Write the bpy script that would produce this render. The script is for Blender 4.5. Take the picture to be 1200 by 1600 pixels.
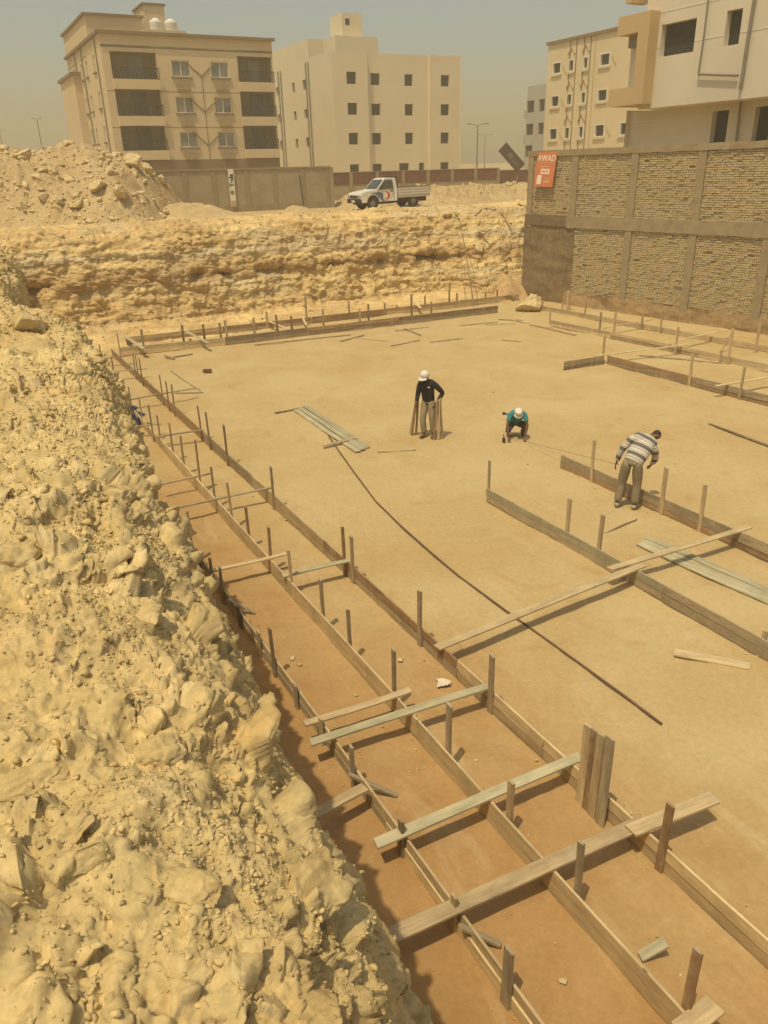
import bpy, bmesh, math, random
import numpy as np
from mathutils import Vector, Matrix
from mathutils.bvhtree import BVHTree

for o in list(bpy.data.objects): bpy.data.objects.remove(o, do_unlink=True)
scene = bpy.context.scene
COL = scene.collection
random.seed(7)
RNG = np.random.default_rng(7)
rad = math.radians

# ------------------------------------------------------------------ camera
CAM_H, FPX, PITCH, ROLL = 6.1, 1213.0, rad(23.8), rad(1.56)
FW = np.array([0, math.cos(PITCH), -math.sin(PITCH)]); R0 = np.array([1.0, 0, 0]); U0 = np.cross(R0, FW)
RT = math.cos(ROLL)*R0 - math.sin(ROLL)*U0
UP = math.cos(ROLL)*U0 + math.sin(ROLL)*R0
CAMP = np.array([0, 0, CAM_H])
cd = bpy.data.cameras.new('camera'); cam = bpy.data.objects.new('camera', cd); COL.objects.link(cam)
cd.sensor_fit = 'VERTICAL'; cd.sensor_height = 36; cd.lens = FPX/1600*36; cd.clip_start = 0.05; cd.clip_end = 6000
cam.matrix_world = Matrix(((RT[0], UP[0], -FW[0], 0), (RT[1], UP[1], -FW[1], 0), (RT[2], UP[2], -FW[2], CAM_H), (0, 0, 0, 1)))
scene.camera = cam

# ------------------------------------------------------------------ sky, sun, exposure
SUN_EL, SUN_AZ = rad(68), rad(58)          # light arrives from behind the camera and from its left
to_sun = Vector((-math.cos(SUN_EL)*math.cos(SUN_AZ), -math.cos(SUN_EL)*math.sin(SUN_AZ), math.sin(SUN_EL)))
w = bpy.data.worlds.new('World'); scene.world = w; w.use_nodes = True
nt = w.node_tree; nt.nodes.clear()
sky = nt.nodes.new('ShaderNodeTexSky'); sky.sky_type = 'NISHITA'; sky.sun_disc = False
sky.sun_elevation = SUN_EL; sky.sun_rotation = math.atan2(to_sun.x, to_sun.y) % (2*math.pi)
sky.air_density = 1.0; sky.dust_density = 3.0; sky.ozone_density = 0.6
tint = nt.nodes.new('ShaderNodeMix'); tint.data_type = 'RGBA'; tint.blend_type = 'MULTIPLY'; tint.inputs[0].default_value = 1
tint.inputs[7].default_value = (.90, 0.84, 0.66, 1)       # dust in the air takes the blue out of the whole sky
bg = nt.nodes.new('ShaderNodeBackground'); bg.inputs[1].default_value = 0.145
ow = nt.nodes.new('ShaderNodeOutputWorld')
nt.links.new(sky.outputs[0], tint.inputs[6]); nt.links.new(tint.outputs[2], bg.inputs[0]); nt.links.new(bg.outputs[0], ow.inputs[0])
sd = bpy.data.lights.new('sun', 'SUN'); sd.energy = 2.9; sd.angle = rad(0.7); sd.color = (1.0, 0.86, 0.585)
sun = bpy.data.objects.new('sun', sd); COL.objects.link(sun); sun.rotation_euler = to_sun.to_track_quat('Z', 'Y').to_euler(); sun.location = (-20, 0, 40)
vs = scene.view_settings; vs.view_transform = 'Standard'; vs.look = 'None'; vs.exposure = 0.13; vs.gamma = 1.0; vs.use_curve_mapping = False
scene.render.engine = 'CYCLES'
scene.cycles.volume_bounces = 2; scene.cycles.max_bounces = 6

# ------------------------------------------------------------------ pixels to places (photo is 1200 x 1600)
def ray(u, v): return FW + RT*(u-600)/FPX + UP*(800-v)/FPX
def onz(u, v, z=0.0):
    r = ray(u, v); return CAMP + r*((z-CAM_H)/r[2])
def aty(u, v, y):
    r = ray(u, v); return CAMP + r*(y/r[1])
E1 = np.array([-.4675, .884, 0]); E1 /= np.linalg.norm(E1)      # the way the long formwork runs
E2 = np.array([E1[1], -E1[0], 0])                                # across it, to the right
E3 = np.array([0, 0, 1.0])
def SP(s, p, z=0.0): return E1*s + E2*p + E3*z
def onp(u, v, p):       # where a pixel's ray meets the vertical plane at p
    r = ray(u, v); t = p/(r@E2); q = CAMP + r*t; return q@E1, q[2]
def ons(u, v, s):
    r = ray(u, v); t = s/(r@E1); q = CAMP + r*t; return q@E2, q[2]

# ------------------------------------------------------------------ noise
_perm = np.random.default_rng(3).permutation(256).astype(np.int64); _perm = np.concatenate([_perm, _perm])
_g = np.random.default_rng(4).normal(size=(256, 3)); _g /= np.linalg.norm(_g, axis=1)[:, None]
def _h(i, j, k): return _perm[_perm[_perm[i & 255] + (j & 255)] + (k & 255)]
def perlin(P):
    P = np.asarray(P, float); I = np.floor(P).astype(np.int64); F = P-I
    w_ = F*F*F*(F*(F*6-15)+10); out = 0
    for a in (0, 1):
        for b in (0, 1):
            for c in (0, 1):
                g = _g[_h(I[:, 0]+a, I[:, 1]+b, I[:, 2]+c)]
                d = g[:, 0]*(F[:, 0]-a) + g[:, 1]*(F[:, 1]-b) + g[:, 2]*(F[:, 2]-c)
                wt = (w_[:, 0] if a else 1-w_[:, 0])*(w_[:, 1] if b else 1-w_[:, 1])*(w_[:, 2] if c else 1-w_[:, 2])
                out = out + d*wt
    return out*1.5
def fbm(P, n=4, gain=.5):
    a, t = 1.0, 0
    for i in range(n):
        t = t + a*perlin(P*2.03**i + 17.3*i); a *= gain
    return t
_j = np.random.default_rng(5).random((256, 3)); _j2 = np.random.default_rng(6).random(256)
def worley(P):
    """F1, F2 and a random value of the nearest cell"""
    P = np.asarray(P, float); I = np.floor(P).astype(np.int64)
    f1 = np.full(len(P), 9.0); f2 = f1.copy(); idv = np.zeros(len(P))
    for a in (-1, 0, 1):
        for b in (-1, 0, 1):
            for c in (-1, 0, 1):
                h = _h(I[:, 0]+a, I[:, 1]+b, I[:, 2]+c)
                q = I + (a, b, c) + _j[h]
                d = np.sqrt(((P-q)**2).sum(1))
                m = d < f1
                f2 = np.where(m, f1, np.minimum(f2, d)); idv = np.where(m, _j2[h], idv); f1 = np.where(m, d, f1)
    return f1, f2, idv
_tl = np.random.default_rng(8).normal(size=(256, 3))
def facets(P, f, tilt=.38, edge=3.6, warp=None):
    """broken, tilted lumps about 1/f across: height in units of the lump size, roughly -0.5 .. 0.8"""
    P = np.asarray(P, float)*f
    if warp is not None: P = P + warp
    I = np.floor(P).astype(np.int64); f1 = np.full(len(P), 9.0); f2 = f1.copy(); hh_ = np.zeros(len(P), np.int64); dl = np.zeros_like(P)
    for a in (-1, 0, 1):
        for b in (-1, 0, 1):
            for c in (-1, 0, 1):
                h = _h(I[:, 0]+a, I[:, 1]+b, I[:, 2]+c); e = P - (I + (a, b, c) + _j[h]); ae = np.abs(e)
                d = .55*np.sqrt((e**2).sum(1)) + .45*ae.max(1); m = d < f1
                f2 = np.where(m, f1, np.minimum(f2, d)); f1 = np.where(m, d, f1); hh_ = np.where(m, h, hh_); dl = np.where(m[:, None], e, dl)
    top = _j2[hh_]*.9 - .25 + (dl*_tl[hh_]).sum(1)*tilt*.5
    g = np.clip((f2-f1)*edge, 0, 1); g = g*(2-g)
    return (top*g - .12*(1-g)), _j2[hh_]
def smooth(a, b, x):
    t = np.clip((x-a)/(b-a), 0, 1); return t*t*(3-2*t)

# ------------------------------------------------------------------ materials
def nm(name):
    m = bpy.data.materials.new(name); m.use_nodes = True; t = m.node_tree
    return m, t, t.nodes['Principled BSDF']
def N(t, kind, **kw):
    n = t.nodes.new('ShaderNode'+kind)
    for k, v in kw.items():
        if k.startswith('i_'): n.inputs[k[2:].replace('_', ' ')].default_value = v
        else: setattr(n, k, v)
    return n
def ramp(t, fac, stops):
    r = t.nodes.new('ShaderNodeValToRGB'); e = r.color_ramp.elements
    while len(e) < len(stops): e.new(.5)
    for k, (p, c) in enumerate(stops):
        e[k].position = p; e[k].color = (c, c, c, 1) if isinstance(c, (int, float)) else (*c, 1)
    t.links.new(fac, r.inputs[0]); return r
def mixc(t, fac, a, b, mode='MIX'):
    m = t.nodes.new('ShaderNodeMix'); m.data_type = 'RGBA'; m.blend_type = mode
    for sock, val in ((0, fac), (6, a), (7, b)):
        if isinstance(val, bpy.types.NodeSocket): t.links.new(val, m.inputs[sock])
        elif isinstance(val, (int, float)): m.inputs[sock].default_value = val
        else: m.inputs[sock].default_value = (*val, 1)
    return m.outputs[2]
def noise_node(t, scale, detail=5, rough=.6, coord='Object', mapping=None, dist=0.0):
    c = N(t, 'TexCoord'); src = c.outputs[coord]
    if mapping:
        mp = N(t, 'Mapping'); mp.inputs['Scale'].default_value = mapping; t.links.new(src, mp.inputs[0]); src = mp.outputs[0]
    n = N(t, 'TexNoise'); n.inputs['Scale'].default_value = scale; n.inputs['Detail'].default_value = detail
    n.inputs['Roughness'].default_value = rough; n.inputs['Distortion'].default_value = dist
    t.links.new(src, n.inputs['Vector']); return n.outputs['Fac']
def bump(t, b, height, strength, dist=.02, prev=None):
    n = N(t, 'Bump'); n.inputs['Strength'].default_value = strength; n.inputs['Distance'].default_value = dist
    t.links.new(height, n.inputs['Height'])
    if prev: t.links.new(prev.outputs[0], n.inputs['Normal'])
    t.links.new(n.outputs[0], b.inputs['Normal']); return n
def simple(name, c1, c2=None, scale=6, rough=.85, bmp=.15, bscale=40, metal=0.0, mapping=None, spec=.3, rand=0.0, bd=.01):
    m, t, b = nm(name); b.inputs['Roughness'].default_value = rough; b.inputs['Metallic'].default_value = metal
    b.inputs['Specular IOR Level'].default_value = spec
    if c2 is None: c2 = tuple(x*.8 for x in c1)
    f = noise_node(t, scale, 6, .65, mapping=mapping)
    r = ramp(t, f, [(.32, c2), (.68, c1)]); out = r.outputs[0]
    if rand:
        oi = N(t, 'ObjectInfo'); rr = ramp(t, oi.outputs['Random'], [(0, 1-rand), (1, 1+rand)])
        out = mixc(t, 1.0, out, rr.outputs[0], 'MULTIPLY')
    t.links.new(out, b.inputs['Base Color'])
    if bmp: bump(t, b, noise_node(t, bscale, 6, .7, mapping=mapping), bmp, bd)
    return m
def wood(name, c1, c2, rand=.18):
    """grain runs along each board's own length (local X)"""
    m, t, b = nm(name); b.inputs['Roughness'].default_value = .8; b.inputs['Specular IOR Level'].default_value = .25
    oi = N(t, 'ObjectInfo'); c = N(t, 'TexCoord')
    mp = N(t, 'Mapping'); mp.inputs['Scale'].default_value = (2.0, 40, 40); t.links.new(c.outputs['Object'], mp.inputs[0])
    ofs = N(t, 'Combine' + 'XYZ'); ml = N(t, 'Math', operation='MULTIPLY'); ml.inputs[1].default_value = 91
    t.links.new(oi.outputs['Random'], ml.inputs[0])
    for i in range(3): t.links.new(ml.outputs[0], ofs.inputs[i])
    t.links.new(ofs.outputs[0], mp.inputs['Location'])
    n1 = N(t, 'TexNoise'); n1.inputs['Scale'].default_value = 1.0; n1.inputs['Detail'].default_value = 6; n1.inputs['Roughness'].default_value = .65
    n1.inputs['Distortion'].default_value = .4; t.links.new(mp.outputs[0], n1.inputs['Vector'])
    r = ramp(t, n1.outputs['Fac'], [(.3, c2), (.62, c1)])
    st = noise_node(t, 2.2, 4, .6, mapping=(1, 3, 3)); sr = ramp(t, st, [(.35, .72), (.6, 1.0)])
    out = mixc(t, 1.0, r.outputs[0], sr.outputs[0], 'MULTIPLY')
    rr = ramp(t, oi.outputs['Random'], [(0, 1-rand), (1, 1+rand)])
    out = mixc(t, 1.0, out, rr.outputs[0], 'MULTIPLY')
    dust = noise_node(t, 5, 5, .6); dr = ramp(t, dust, [(.5, 0.0), (.75, .5)])
    out = mixc(t, dr.outputs[0], out, (.5, .38, .2))
    cem = noise_node(t, 3.1, 6, .7, dist=.7); cr_ = ramp(t, cem, [(.58, 0.0), (.68, .55)]); out = mixc(t, cr_.outputs[0], out, (.42, .37, .27))
    kn = N(t, 'TexVoronoi'); kn.inputs['Scale'].default_value = 3.4; km = N(t, 'Mapping'); km.inputs['Scale'].default_value = (.8, 2.2, 2.2); t.links.new(c.outputs['Object'], km.inputs[0]); t.links.new(km.outputs[0], kn.inputs['Vector'])
    kr = ramp(t, kn.outputs['Distance'], [(.05, .45), (.10, 1.0)]); out = mixc(t, 1.0, out, kr.outputs[0], 'MULTIPLY')
    t.links.new(out, b.inputs['Base Color']); bump(t, b, n1.outputs['Fac'], .35, .004); return m

SANDY = (.50, .375, .185); SANDD = (.37, .25, .115)
def earth_mat(name, light, dark, pale, strata=False, face=None, island=False):
    m, t, b = nm(name); b.inputs['Roughness'].default_value = .95; b.inputs['Specular IOR Level'].default_value = .1
    big = noise_node(t, .55, 5, .6); r = ramp(t, big, [(.35, dark), (.6, light)])
    mid = noise_node(t, 3.2, 7, .65); r2 = ramp(t, mid, [(.40, 0.0), (.72, .75)])
    out = mixc(t, r2.outputs[0], r.outputs[0], pale)
    red = noise_node(t, 1.3, 4, .6, dist=.5); r3 = ramp(t, red, [(.55, 0.0), (.75, .45)])
    out = mixc(t, r3.outputs[0], out, (dark[0]*1.02, dark[1]*.88, dark[2]*.75))
    if strata:
        g_ = N(t, 'TexCoord'); sz_ = N(t, 'SeparateXYZ'); t.links.new(g_.outputs['Object'], sz_.inputs[0]); wob = N(t, 'Math', operation='MULTIPLY_ADD'); wob.inputs[1].default_value = .7
        t.links.new(noise_node(t, .6, 5, .65), wob.inputs[0]); t.links.new(sz_.outputs[2], wob.inputs[2]); dv_ = N(t, 'Math', operation='MULTIPLY'); dv_.inputs[1].default_value = .2; t.links.new(wob.outputs[0], dv_.inputs[0])
        zb1_ = ramp(t, dv_.outputs[0], [(.42, 0.0), (.46, .6), (.55, .6), (.585, 0.0)]); out = mixc(t, zb1_.outputs[0], out, (.44, .285, .13))
        zb2_ = ramp(t, dv_.outputs[0], [(.635, 0.0), (.655, .45), (.70, .45), (.715, 0.0)]); out = mixc(t, zb2_.outputs[0], out, (.60, .53, .36))
        band = noise_node(t, 1.0, 4, .55, mapping=(.12, .12, 2.6)); rb = ramp(t, band, [(.38, .0), (.5, .55), (.56, 0.0)])
        out = mixc(t, rb.outputs[0], out, (.40, .26, .13))
        band2 = noise_node(t, 1.0, 3, .5, mapping=(.15, .15, 1.7)); rb2 = ramp(t, band2, [(.55, .0), (.66, .6), (.72, 0.0)])
        out = mixc(t, rb2.outputs[0], out, (.53, .45, .29))
    if face:     # the cut face of the bank: paler, greyer marl
        g = N(t, 'NewGeometry'); sx = N(t, 'SeparateXYZ'); t.links.new(g.outputs['True Normal'], sx.inputs[0])
        fr = ramp(t, sx.outputs[2], [(.1, .6), (.45, 0.0)])
        fn = noise_node(t, 1.6, 3, .5); fm = N(t, 'Math', operation='MULTIPLY'); fm2 = ramp(t, fn, [(.35, .3), (.55, 1.0)])
        t.links.new(fr.outputs[0], fm.inputs[0]); t.links.new(fm2.outputs[0], fm.inputs[1])
        out = mixc(t, fm.outputs[0], out, face)
    fine = noise_node(t, 26, 8, .75); rf = ramp(t, fine, [(.28, .74), (.68, 1.12)])
    out = mixc(t, 1.0, out, rf.outputs[0], 'MULTIPLY')
    cv = N(t, 'TexVoronoi'); cv.inputs['Scale'].default_value = 9; tcv = N(t, 'TexCoord'); t.links.new(tcv.outputs['Object'], cv.inputs['Vector']); cs_ = N(t, 'SeparateColor'); t.links.new(cv.outputs['Color'], cs_.inputs[0])
    if island:
        gi = N(t, 'NewGeometry'); ri = ramp(t, gi.outputs['Random Per Island'], [(0.0, .80), (.6, 1.0), (1.0, 1.15)]); out = mixc(t, 1.0, out, ri.outputs[0], 'MULTIPLY')
    rc = ramp(t, cs_.outputs[0], [(0.0, .88), (.75, 1.0), (1.0, 1.14)]); out = mixc(t, .8, out, rc.outputs[0], 'MULTIPLY')
    t.links.new(out, b.inputs['Base Color'])
    b1 = bump(t, b, noise_node(t, 20, 10, .78), .28, .02); b2 = bump(t, b, noise_node(t, 60, 8, .78), .3, .008, b1); vn = N(t, 'TexVoronoi'); vn.inputs['Scale'].default_value = 30; vn.inputs['Randomness'].default_value = 1; tcn = N(t, 'TexCoord'); t.links.new(tcn.outputs['Object'], vn.inputs['Vector']); bump(t, b, vn.outputs['Distance'], .12, -.01, b2)
    return m
M = {}
M['bank'] = earth_mat('bank_earth', (.59, .452, .212), (.505, .362, .16), (.645, .512, .272), face=(.61, .51, .305))
M['cliff'] = earth_mat('cliff_earth', (.69, .515, .24), (.60, .415, .18), (.71, .55, .28), strata=True)
M['heap'] = earth_mat('heap_earth', (.49, .365, .19), (.42, .295, .145), (.55, .43, .25))
M['rock'] = earth_mat('rock_marl', (.64, .505, .275), (.55, .415, .21), (.69, .565, .335))
M['clods'] = earth_mat('loose_clods', (.61, .465, .222), (.52, .375, .168), (.66, .53, .285), island=True)
def floor_mat():
    m, t, b = nm('floor_sand'); b.inputs['Roughness'].default_value = .95; b.inputs['Specular IOR Level'].default_value = .1
    sand = ramp(t, noise_node(t, .35, 6, .6, dist=.6), [(.35, (.465, .335, .155)), (.62, (.52, .40, .205))])
    # fresh damp soil where the strips were dug, yellow sand over the rest (object X is across, Y along the strips)
    c = N(t, 'TexCoord'); sx = N(t, 'SeparateXYZ'); t.links.new(c.outputs['Object'], sx.inputs[0])
    n = noise_node(t, .5, 5, .6); sub = N(t, 'Math', operation='MULTIPLY_ADD'); sub.inputs[1].default_value = 5.5
    t.links.new(n, sub.inputs[0]); t.links.new(sx.outputs[0], sub.inputs[2])
    ydrop = N(t, 'Math', operation='MULTIPLY_ADD'); ydrop.inputs[1].default_value = .16; t.links.new(sx.outputs[1], ydrop.inputs[0]); t.links.new(sub.outputs[0], ydrop.inputs[2])
    sc = N(t, 'Math', operation='MULTIPLY'); sc.inputs[1].default_value = .05; t.links.new(ydrop.outputs[0], sc.inputs[0])
    f = ramp(t, sc.outputs[0], [(.34, 1.0), (.50, 0.0)])
    soil = ramp(t, noise_node(t, 1.1, 6, .65), [(.3, (.37, .215, .085)), (.7, (.45, .28, .125))])
    out = mixc(t, f.outputs[0], sand.outputs[0], soil.outputs[0])
    patch = ramp(t, noise_node(t, .8, 5, .6, dist=1.0), [(.58, 0.0), (.74, .55)])
    out = mixc(t, patch.outputs[0], out, (.40, .245, .10))
    scuff = ramp(t, noise_node(t, 3.2, 7, .7, mapping=(1.3, .7, 1), dist=1.6), [(.56, 0.0), (.70, .34)])
    out = mixc(t, scuff.outputs[0], out, (.36, .235, .11))
    streak = ramp(t, noise_node(t, 1.0, 6, .65, mapping=(2.2, .5, 1), dist=.8), [(.56, 0.0), (.74, .5)])
    out = mixc(t, streak.outputs[0], out, (.56, .43, .24))
    fine = ramp(t, noise_node(t, 14, 8, .75), [(.25, .84), (.72, 1.08)])
    out = mixc(t, 1.0, out, fine.outputs[0], 'MULTIPLY')
    t.links.new(out, b.inputs['Base Color'])
    b1 = bump(t, b, noise_node(t, 4, 9, .72), .5, .05); bump(t, b, noise_node(t, 45, 8, .75), .5, .008, b1); return m
M['floor'] = floor_mat()
M['desert'] = earth_mat('desert_sand', (.52, .39, .20), (.45, .32, .155), (.55, .43, .25))
M['w_pale'] = wood('wood_pale', (.66, .52, .30), (.54, .40, .21))
M['w_new'] = wood('wood_new', (.56, .43, .25), (.42, .31, .17))
M['w_grey'] = wood('wood_grey', (.43, .35, .225), (.30, .235, .145))
M['w_green'] = wood('wood_greygreen', (.47, .43, .28), (.36, .32, .20))
M['w_red'] = wood('wood_reddish', (.42, .27, .145), (.30, .185, .095))
M['w_dark'] = wood('wood_dark', (.31, .23, .14), (.21, .15, .09))

# ------------------------------------------------------------------ object helpers
def link(o, parent=None, kind=None):
    COL.objects.link(o)
    if parent is not None: o.parent = parent
    if kind: o['kind'] = kind
    return o
def tag(o, label, cat, group=None):
    o['label'] = label; o['category'] = cat
    if group: o['group'] = group
    return o
def thing(name, loc, label, cat, group=None, rot=None):
    o = bpy.data.objects.new(name, None); o.empty_display_size = .2; link(o)
    o.location = loc
    if rot is not None: o.rotation_euler = rot
    return tag(o, label, cat, group)
def put(o, parent, mat4):
    """world matrix for an object, parented or not (a parent that is itself top level or one level down)"""
    if parent is None: o.matrix_basis = mat4; return o
    chain = Matrix.Identity(4); q = parent
    while q is not None:
        chain = q.matrix_basis @ chain; q = q.parent
    o.parent = parent; o.matrix_basis = chain.inverted() @ mat4; return o
def mesh_obj(name, verts, faces, mat, parent=None, mat4=None, smooth_=False, kind=None):
    me = bpy.data.meshes.new(name); me.from_pydata([tuple(v) for v in verts], [], faces); me.update()
    mats = mat if isinstance(mat, (list, tuple)) else [mat]
    for m_ in mats: me.materials.append(m_)
    if smooth_: me.polygons.foreach_set('use_smooth', [True]*len(me.polygons))
    o = bpy.data.objects.new(name, me); COL.objects.link(o)
    put(o, parent, mat4 if mat4 is not None else Matrix.Identity(4))
    if kind: o['kind'] = kind
    return o
def grid_obj(name, X, mat, kind='structure', closed=False, parent=None, smooth_=True):
    """X: (n, m, 3) array of points -> quad mesh, fast"""
    n, m = X.shape[:2]; me = bpy.data.meshes.new(name)
    me.vertices.add(n*m); me.vertices.foreach_set('co', X.reshape(-1).astype(np.float32))
    i = np.arange(n-1)[:, None]*m + np.arange(m-1)[None, :]
    q = np.stack([i, i+m, i+m+1, i+1], -1).reshape(-1, 4)
    me.loops.add(q.size); me.loops.foreach_set('vertex_index', q.reshape(-1).astype(np.int32))
    me.polygons.add(len(q)); me.polygons.foreach_set('loop_start', np.arange(0, q.size, 4, dtype=np.int32))
    me.update(calc_edges=True)
    if smooth_: me.polygons.foreach_set('use_smooth', np.ones(len(q), bool))
    me.materials.append(mat); me.validate()
    o = bpy.data.objects.new(name, me); COL.objects.link(o)
    if parent is not None: o.parent = parent
    if kind: o['kind'] = kind
    return o
def box_geo(x0, x1, y0, y1, z0, z1):
    v = [(x0, y0, z0), (x1, y0, z0), (x1, y1, z0), (x0, y1, z0), (x0, y0, z1), (x1, y0, z1), (x1, y1, z1), (x0, y1, z1)]
    return v, [(0, 3, 2, 1), (4, 5, 6, 7), (0, 1, 5, 4), (1, 2, 6, 5), (2, 3, 7, 6), (3, 0, 4, 7)]
class MB:
    def __init__(s): s.v = []; s.f = []
    def add(s, v, f):
        k = len(s.v); s.v += [tuple(x) for x in v]; s.f += [tuple(i+k for i in q) for q in f]; return s
    def box(s, *a): return s.add(*box_geo(*a))
    def tube(s, pts, r, n=6, cap=True):
        pts = [Vector(p) for p in pts]; rs = r if isinstance(r, (list, tuple)) else [r]*len(pts); k = len(s.v); ref = Vector((0, 0, 1))
        for i, p in enumerate(pts):
            d = (pts[min(i+1, len(pts)-1)]-pts[max(i-1, 0)]).normalized()
            a = d.cross(ref if abs(d.z) < .95 else Vector((1, 0, 0))).normalized(); b = d.cross(a)
            for j in range(n):
                th = 2*math.pi*j/n; s.v.append(tuple(p + (a*math.cos(th)+b*math.sin(th))*rs[i]))
        for i in range(len(pts)-1):
            for j in range(n): s.f.append((k+i*n+j, k+i*n+(j+1) % n, k+(i+1)*n+(j+1) % n, k+(i+1)*n+j))
        if cap: s.f.append(tuple(k+j for j in range(n))[::-1]); s.f.append(tuple(k+(len(pts)-1)*n+j for j in range(n)))
        return s
    def build(s, name, mat, parent=None, mat4=None, smooth_=False, kind=None): return mesh_obj(name, s.v, s.f, mat, parent, mat4, smooth_, kind)
def frame(P0, P1, up=(0, 0, 1)):
    """matrix at the middle of P0-P1, local X along it, local Z as near to up as can be"""
    P0, P1 = Vector(P0), Vector(P1); x = (P1-P0).normalized(); z = Vector(up); y = z.cross(x)
    if y.length < 1e-4: y = Vector((0, 1, 0)).cross(x)
    y.normalize(); z = x.cross(y)
    m = Matrix((x, y, z)).transposed().to_4x4(); m.translation = (P0+P1)/2; return m, (P1-P0).length
def plank(name, P0, P1, width, thick, mat, parent=None, up=(0, 0, 1), seg=None, wob=.004, taper=0.0):
    """a sawn board: width along local Y, thickness along local Z, slightly bowed, ends not quite square"""
    m4, L = frame(P0, P1, up); seg = seg or max(2, min(14, int(L/.35))); v = []; f = []
    ph = random.random()*6; bow = random.uniform(-1, 1)*wob*2.2
    for i in range(seg+1):
        t = i/seg; x = (t-.5)*L
        dy = math.sin(t*3.1+ph)*wob; dz = bow*math.sin(math.pi*t); ww = width*(1+random.uniform(-.02, .02))*(1-taper*t)
        e = [random.uniform(-.012, .012) for _ in range(2)] if i in (0, seg) else [0, 0]
        v += [(x+e[0], -ww/2+dy, -thick/2+dz), (x+e[1], ww/2+dy, -thick/2+dz), (x+e[1], ww/2+dy, thick/2+dz), (x+e[0], -ww/2+dy, thick/2+dz)]
    for i in range(seg):
        a = i*4
        for j in range(4): f.append((a+j, a+4+j, a+4+(j+1) % 4, a+(j+1) % 4)[::-1])
    f.append((0, 1, 2, 3)[::-1]); f.append(tuple(seg*4+j for j in range(4)))
    return mesh_obj(name, v, [q[::-1] for q in f], mat, parent, m4)

# ================================================================== terrain
FLOORM = Matrix((E2, E1, E3)).transposed().to_4x4()
def displaced(Pn, base, amt):
    """move the points of a grid along the base surface's normals"""
    du = np.gradient(base, axis=0); dv = np.gradient(base, axis=1)
    n = np.cross(dv, du); n /= np.linalg.norm(n, axis=2)[..., None] + 1e-9
    return base + n*amt[..., None]

# pit floor: one sheet, trodden and slightly uneven; local X = across (p), local Y = along (s)
ps = np.concatenate([np.linspace(-1, 6, 110), np.linspace(6.1, 31, 150)]); ss = np.concatenate([np.linspace(-9, 2, 25), np.linspace(2.08, 12, 150), np.linspace(12.1, 37, 170)])
Pp, Ss = np.meshgrid(ps, ss, indexing='xy')
Q = np.stack([Pp.ravel(), Ss.ravel(), np.zeros(Pp.size)], 1)
zf = .026*fbm(Q*.5, 3) + .016*fbm(Q*2.3+5, 3) + .008*perlin(Q*6)
zf += .012*np.exp(-((np.abs(Q[:, 0]-3.2) - .47)/.10)**2)*0
X = np.stack([Pp, Ss, zf.reshape(Pp.shape) - .012], -1)
floor = grid_obj('ground', X, M['floor']); floor.matrix_world = FLOORM

# left bank: the edge of the excavation that the camera stands on
_ks = [-4, 1.06, 2, 3.1, 4.2, 5.2, 6, 7.2, 8.4, 9.7, 11.3, 12.5, 14.3, 15.5, 18, 21, 24, 27, 30, 33, 38]
_kb = [x + .2 for x in [.55, .63, .65, .61, .72, .75, .78, .99, 1.16, 1.34, 1.12, .9, .7, .6, .8, 1.2, 1.45, 1.5, 1.65, 2.1, 2.3]]
s_rows = np.concatenate([np.linspace(-4, .72, 50)[:-1], .72*np.exp(np.arange(0, math.log(16/.72), .0041)), np.arange(16.08, 37.5, .085)])
sec_p = np.array([-16, -9, -5, -2.2, -1.0, -.66, -.46, -.28, -.06, .17, .35, .53, .68, .9])      # relative to the brink
sec_z = np.array([3.6, 4.35, 4.55, 4.5, 4.47, 4.45, 4.36, 4.12, 3.6, 2.8, 1.95, 1.05, .25, -.35])
tt = np.concatenate([np.linspace(0, 3, 34)[:-1], np.linspace(3, 4, 40)[:-1], np.linspace(4, 7, 180)[:-1], np.linspace(7, 9, 100)[:-1], np.linspace(9, 13, 60)])
sec_p2 = np.array([-16, -9, -5, -2.2, -1.0, -.55, -.28, -.06, .10, .17, .20, .22, .27, .4]); sec_z2 = np.array([3.6, 4.35, 4.55, 4.5, 4.47, 4.45, 4.40, 4.24, 3.9, 3.1, 2.1, 1.1, .25, -.35])
def section(pp_, zz_):
    a_, b_ = np.interp(tt, np.arange(14), pp_), np.interp(tt, np.arange(14), zz_)
    for _ in range(6): b_[1:-1] = (b_[:-2]+2*b_[1:-1]+b_[2:])/4; a_[1:-1] = (a_[:-2]+2*a_[1:-1]+a_[2:])/4
    return a_, b_
bpA, bzA = section(sec_p, sec_z); bpB, bzB = section(sec_p2, sec_z2); bp = bpB
wB = smooth(3.2, 5.6, s_rows)[:, None]
pb = np.interp(s_rows, _ks, _kb) - .10*wB[:, 0]
S2 = np.repeat(s_rows[:, None], len(tt), 1); P2 = pb[:, None] + bpA[None, :]*(1-wB) + bpB[None, :]*wB; Z2 = bzA[None, :]*(1-wB) + bzB[None, :]*wB
Z2 = Z2*(1-.2*smooth(24, 31, S2)*smooth(-7, -1.5, bpB)[None, :])
base = S2[..., None]*E1 + P2[..., None]*E2 + Z2[..., None]*E3
Qb = base.reshape(-1, 3)
print('bank verts', len(Qb))
facem = smooth(4.05, 3.3, Z2).ravel()                       # 1 on the cut face
inl = smooth(-12, -1.5, bp)[None, :].repeat(len(s_rows), 0).ravel()
warp = np.stack([fbm(Qb*1.1, 2), fbm(Qb*1.1+31, 2), fbm(Qb*1.1+67, 2)], 1)
A1, i1_ = facets(Qb, .85, .4, 3, warp=warp*.5); A2, i2_ = facets(Qb, 2.3, .4, 4, warp=warp*.9); A3, i3_ = facets(Qb, 6.0, .35, 5, warp=warp*1.6); A3 = A3*(.55+.45*smooth(12, 5, S2.ravel()))
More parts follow.
